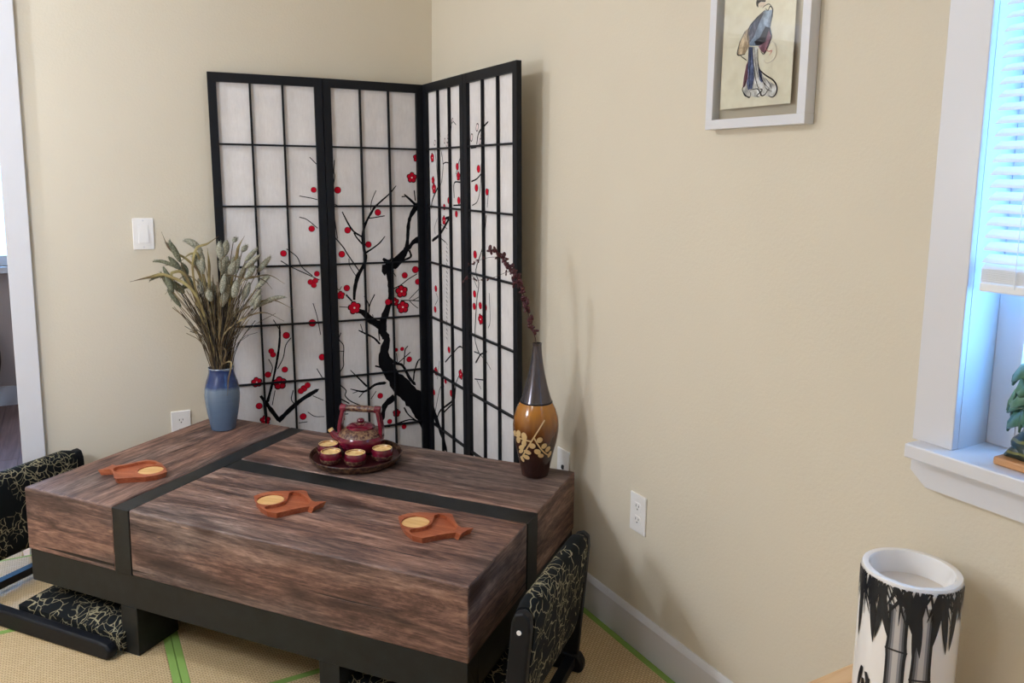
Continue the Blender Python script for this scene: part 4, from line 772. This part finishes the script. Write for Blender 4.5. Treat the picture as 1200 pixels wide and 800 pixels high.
for di, (c, wd, pts) in enumerate(DRAWING):
    x = -.0182-di*.000045
    P_ = [Vector((a/10000,b/10000,0)) for a,b in pts]; yz = lambda q: (x,.112-q.x,.046+q.y)
    if wd == 0: obj('ink_wash', MB().add([yz(q) for q in P_],[tuple(range(len(P_)))]), CM[c], cd)
    else:
        P_ = spline(P_,4) if len(P_) > 2 else P_; vs = []; wv = wd*.00022
        for k, q in enumerate(P_):
            t = (P_[min(k+1,len(P_)-1)]-P_[max(k-1,0)]).normalized(); ww = wv*(.5+1.0*math.sin(math.pi*(k+.5)/len(P_)))
            vs += [yz(Vector((q.x-t.y*ww,q.y+t.x*ww,0))), yz(Vector((q.x+t.y*ww,q.y-t.x*ww,0)))]
        obj('ink_line', MB().add(vs,[(2*k,2*k+1,2*k+3,2*k+2) for k in range(len(P_)-1)]), CM[c], cd)
# rest of the head above the brow
obj('ink_wash', MB().add([(-.0202,.112-a,.046+b) for a,b in ((.098,.245),(.128,.243),(.140,.252),(.138,.268),(.124,.278),(.106,.276),(.094,.262))],[(0,1,2,3,4,5,6)]), CM['ink'], cd)

# ================================================================== PINE STAND AND BAMBOO CYLINDER
ps = tag(empty('pine_stand', (-.022,-2.243,0)), 'light pine stand against the wall under the window', 'stand')
obj('top', MB().box(-.36,0,-.55,0,.378,.40), M_pine, ps, bevel=.002)
for x in (-.335,-.03):
    for y in (-.525,-.03): obj('leg', MB().box(x,x+.035 if x<-.1 else x+.028,y-.02,y+.02,0,.378), M_pine, ps, bevel=.002)
obj('apron_rail', MB().box(-.34,-.02,-.045,-.028,.31,.378).box(-.34,-.02,-.522,-.505,.31,.378), M_pine, ps)
CX = Vector((-.132,-2.387,.40)); CR, CH = .0812, .283
M_cer = mat('white_ceramic', srgb(238,234,230), .22, coat=.3)
cy = tag(empty('bamboo_cylinder_vase', CX), 'white ceramic cylinder vase painted with black bamboo on the pine stand', 'vase')
obj('vase_body', MB().lathe([(CR-.003,0),(CR,.003),(CR,CH-.006),(CR-.002,CH-.001),(CR-.006,CH),(CR-.012,CH-.001),(CR-.014,CH-.006),(CR-.014,.012),(.0005,.012)], 64), M_cer, cy, smooth='auto')
M_fill = mat('pale_liner', srgb(222,212,200), .7)
obj('inner_liner', MB().lathe([(CR-.0145,CH-.05),(CR-.0145,CH-.042),(.0005,CH-.040)], 48), M_fill, cy, smooth='auto')
CA = math.atan2(-3.1911+2.387, -1.3995+.132)
def cyp(x, z, off=.0004):
    a = CA+x/CR; r = CR+off; return (r*math.cos(a), r*math.sin(a), z)
def bandpaint(name, pl, mat_, off):
    vs = []
    for x0, x1, z in pl: vs += [cyp(x0+(x1-x0)*k/4,z,off) for k in range(5)]
    obj(name, MB().add(vs,[(5*j+k,5*j+k+1,5*j+6+k,5*j+5+k) for j in range(len(pl)-1) for k in range(4)]), mat_, cy, smooth=True)
M_bgrey = mat('grey_brush_wash', srgb(196,192,190), .4); M_bg2 = mat('light_brush_wash', srgb(146,146,150), .4); M_bmid = mat('mid_brush_wash', srgb(86,88,94), .4); M_bdark = mat('dark_brush_wash', srgb(22,26,34), .4)
for c0, hw, nodes in ((-.013,.0155,[.245,.165,.085,.0]),(.027,.0155,[.25,.120,.03,.0])):
    for z1, z0 in zip(nodes, nodes[1:]):
        za, zb = z1, z0; sl = .02
        bandpaint('bamboo_culm', [(c0-hw*.94,c0+hw*.94,zb+(za-zb)*k/5) for k in range(6)], M_bgrey, .0004)
        for s_, w0, w1, mm, of in ((-1,.30,1,M_bg2,.0005),(-1,.52,1,M_bmid,.0006),(-1,.74,1.0,M_bdark,.0008),(1,.25,1,M_bg2,.0005),(1,.5,1,M_bmid,.0006),(1,.70,1.0,M_bdark,.0008)):
            pl_ = []
            for k in range(7):
                t = k/6; bul = 1+.10*(2*t-1)**4
                a, b = sorted((c0+s_*hw*w0*bul, c0+s_*hw*w1*bul)); pl_.append((a,b,zb+(za-zb)*t))
            bandpaint('bamboo_shading', pl_, mm, of)
        bandpaint('bamboo_node', [(c0-hw*1.12,c0+hw*1.12,z0-.0016),(c0-hw*1.16,c0+hw*1.16,z0+.0016)], M_bdark, .0010)
def leafp(x, z, ang, ln, wd):
    pl_ = []; n = 8
    vs = []
    for k in range(n+1):
        t = k/n; ww = wd*math.sin(math.pi*min(1,.2+.8*t))**.8*(1 if t < .5 else 1)
        ww = max(.0003, ww); cx, cz = x+math.sin(ang)*ln*t, z-math.cos(ang)*ln*t
        dx, dz = math.cos(ang)*ww, math.sin(ang)*ww
        vs += [cyp(cx-dx,min(cz-dz,CH-.0055),.0013), cyp(cx+dx,min(cz+dz,CH-.0055),.0013)]
    obj('bamboo_leaf_painting', MB().add(vs,[(2*k,2*k+1,2*k+3,2*k+2) for k in range(n)]), M_bdark, cy, smooth=True)
RB = random.Random(3)
for k in range(96):
    leafp(-.125+.25*(k+.5)/96+RB.uniform(-.003,.003), CH-.001-RB.uniform(0,.007), RB.uniform(-.62,.62), RB.uniform(.03,.075), RB.uniform(.0010,.0030))
for x, a, l in ((-.062,.08,.11),(-.038,-.12,.10),(-.045,.2,.09),(.012,.1,.11),(.018,-.05,.115),(.055,.12,.105),(.05,-.1,.09),(-.005,.25,.09),(-.09,-.02,.12),(.085,-.1,.1)): leafp(x, CH-.012, a, l, .0068)
for x, z, a, l in ((-.062,.10,.3,.05),(-.055,.092,-.2,.06),(-.068,.085,.1,.06),(-.05,.082,.45,.05),(-.035,.075,.5,.05),(-.072,.105,-.2,.05)): leafp(x, z, a, l, .0045)

# ================================================================== SILL FIGURINE
fg = tag(empty('green_figurine', (.038,-2.522,.872)), 'dark green leafy figurine on a wooden base on the window sill', 'figurine')
obj('base', MB().box(-.050,.045,-.075,.066,0,.012), wood_mat('figurine_base_wood',1,srgb(150,98,58),srgb(192,138,92),srgb(210,164,120),2,.5,False,False), fg, bevel=.003)
M_jade = mat('dark_green_glaze', srgb(30,62,56), .3, coat=.4); _v = coords(M_jade,(1,1,1)); _w = N(M_jade,'ShaderNodeTexWave'); _w.bands_direction = 'Z'; L(M_jade,_v,_w.inputs['Vector']); _w.inputs['Scale'].default_value = 22; _w.inputs['Distortion'].default_value = 3; _w.inputs['Detail'].default_value = 2
base(M_jade, ramp(M_jade,_w.outputs['Fac'],[(.80,srgb(24,48,46)),(.9,srgb(110,112,66))])); 
M_leafg = mat('green_leaf_glaze', srgb(84,130,110), .35, coat=.3); _v = coords(M_leafg); base(M_leafg, ramp(M_leafg, noise(M_leafg,_v,30,4), [(.3,srgb(40,82,66)),(.55,srgb(96,140,120)),(.75,srgb(160,186,176))]))
tb = MB().tube(spline([(0,.022,.012),(0,.016,.035),(0,.006,.065),(0,.006,.10),(0,-.004,.125)],4), [.038,.044,.046,.042,.038,.038,.042,.046,.048,.048,.047,.044,.040,.034,.026,.016,.006], 18)
obj('body', tb, M_jade, fg, smooth=True)
obj('foot', MB().tube(spline([(-.02,.015,.02),(-.03,.04,.022),(-.035,.058,.014)],4), [.018,.017,.016,.014,.012,.010,.008,.005,.002], 10), M_jade, fg, smooth=True)
for k, (ax, zz, ln) in enumerate(((1.7,.075,.055),(2.4,.095,.055),(3.2,.085,.05),(1.2,.11,.05),(2.0,.125,.05),(2.9,.128,.045),(4.0,.10,.055),(0.2,.10,.05),(5.0,.11,.05),(1.5,.055,.05),(2.1,.06,.05),(2.7,.07,.045),(1.75,.098,.05),(2.5,.112,.05),(1.0,.08,.05),(1.6,.118,.045))):
    d = Vector((math.cos(ax),math.sin(ax),0)); s_ = Vector((-d.y,d.x,0)); vs = []; n = 6
    for a in range(n+1):
        t = a/n; c = d*(.022+ln*t)+Vector((0,-.004,zz+.030*math.sin(t*2.4)-.02*t*t)); wv = .034*math.sin(math.pi*min(1,.25+.68*t))
        for b in (-1,-.5,0,.5,1): vs.append(c+s_*wv*b+Vector((0,0,.006*math.sin(b*7+a)-.008*b*b)))
    lo = obj('leaf', MB().add(vs,[(5*a+b,5*a+b+1,5*a+6+b,5*a+5+b) for a in range(n) for b in range(4)]), M_leafg, fg, smooth=True)
    sm = lo.modifiers.new('solid','SOLIDIFY'); sm.thickness = .003

fg.scale = (1.18,1.18,1.22)

# ================================================================== HALL FURNITURE (seen through the doorway)
hc = tag(empty('hall_side_table', (-2.09,1.97,-.03)), 'dark curved-leg wooden side table under the window beyond the doorway', 'side table')
obj('top', MB().box(-.32,.30,-.16,.16,.50,.53), M_darkfurn, hc, bevel=.006)
obj('apron', MB().box(-.29,.27,-.14,.14,.42,.50), M_darkfurn, hc)
for x in (-.28,.26):
    for y in (-.13,.13):
        s_ = 1 if x > 0 else -1
        obj('leg', MB().tube(spline([(x,y,.46),(x+s_*.055,y,.36),(x+s_*.045,y,.24),(x-s_*.005,y,.12),(x+s_*.015,y,.03),(x+s_*.04,y,.0)],5), [.03]*6+[.027]*6+[.02]*6+[.018]*5+[.024]*3, 10), M_darkfurn, hc, smooth=True)
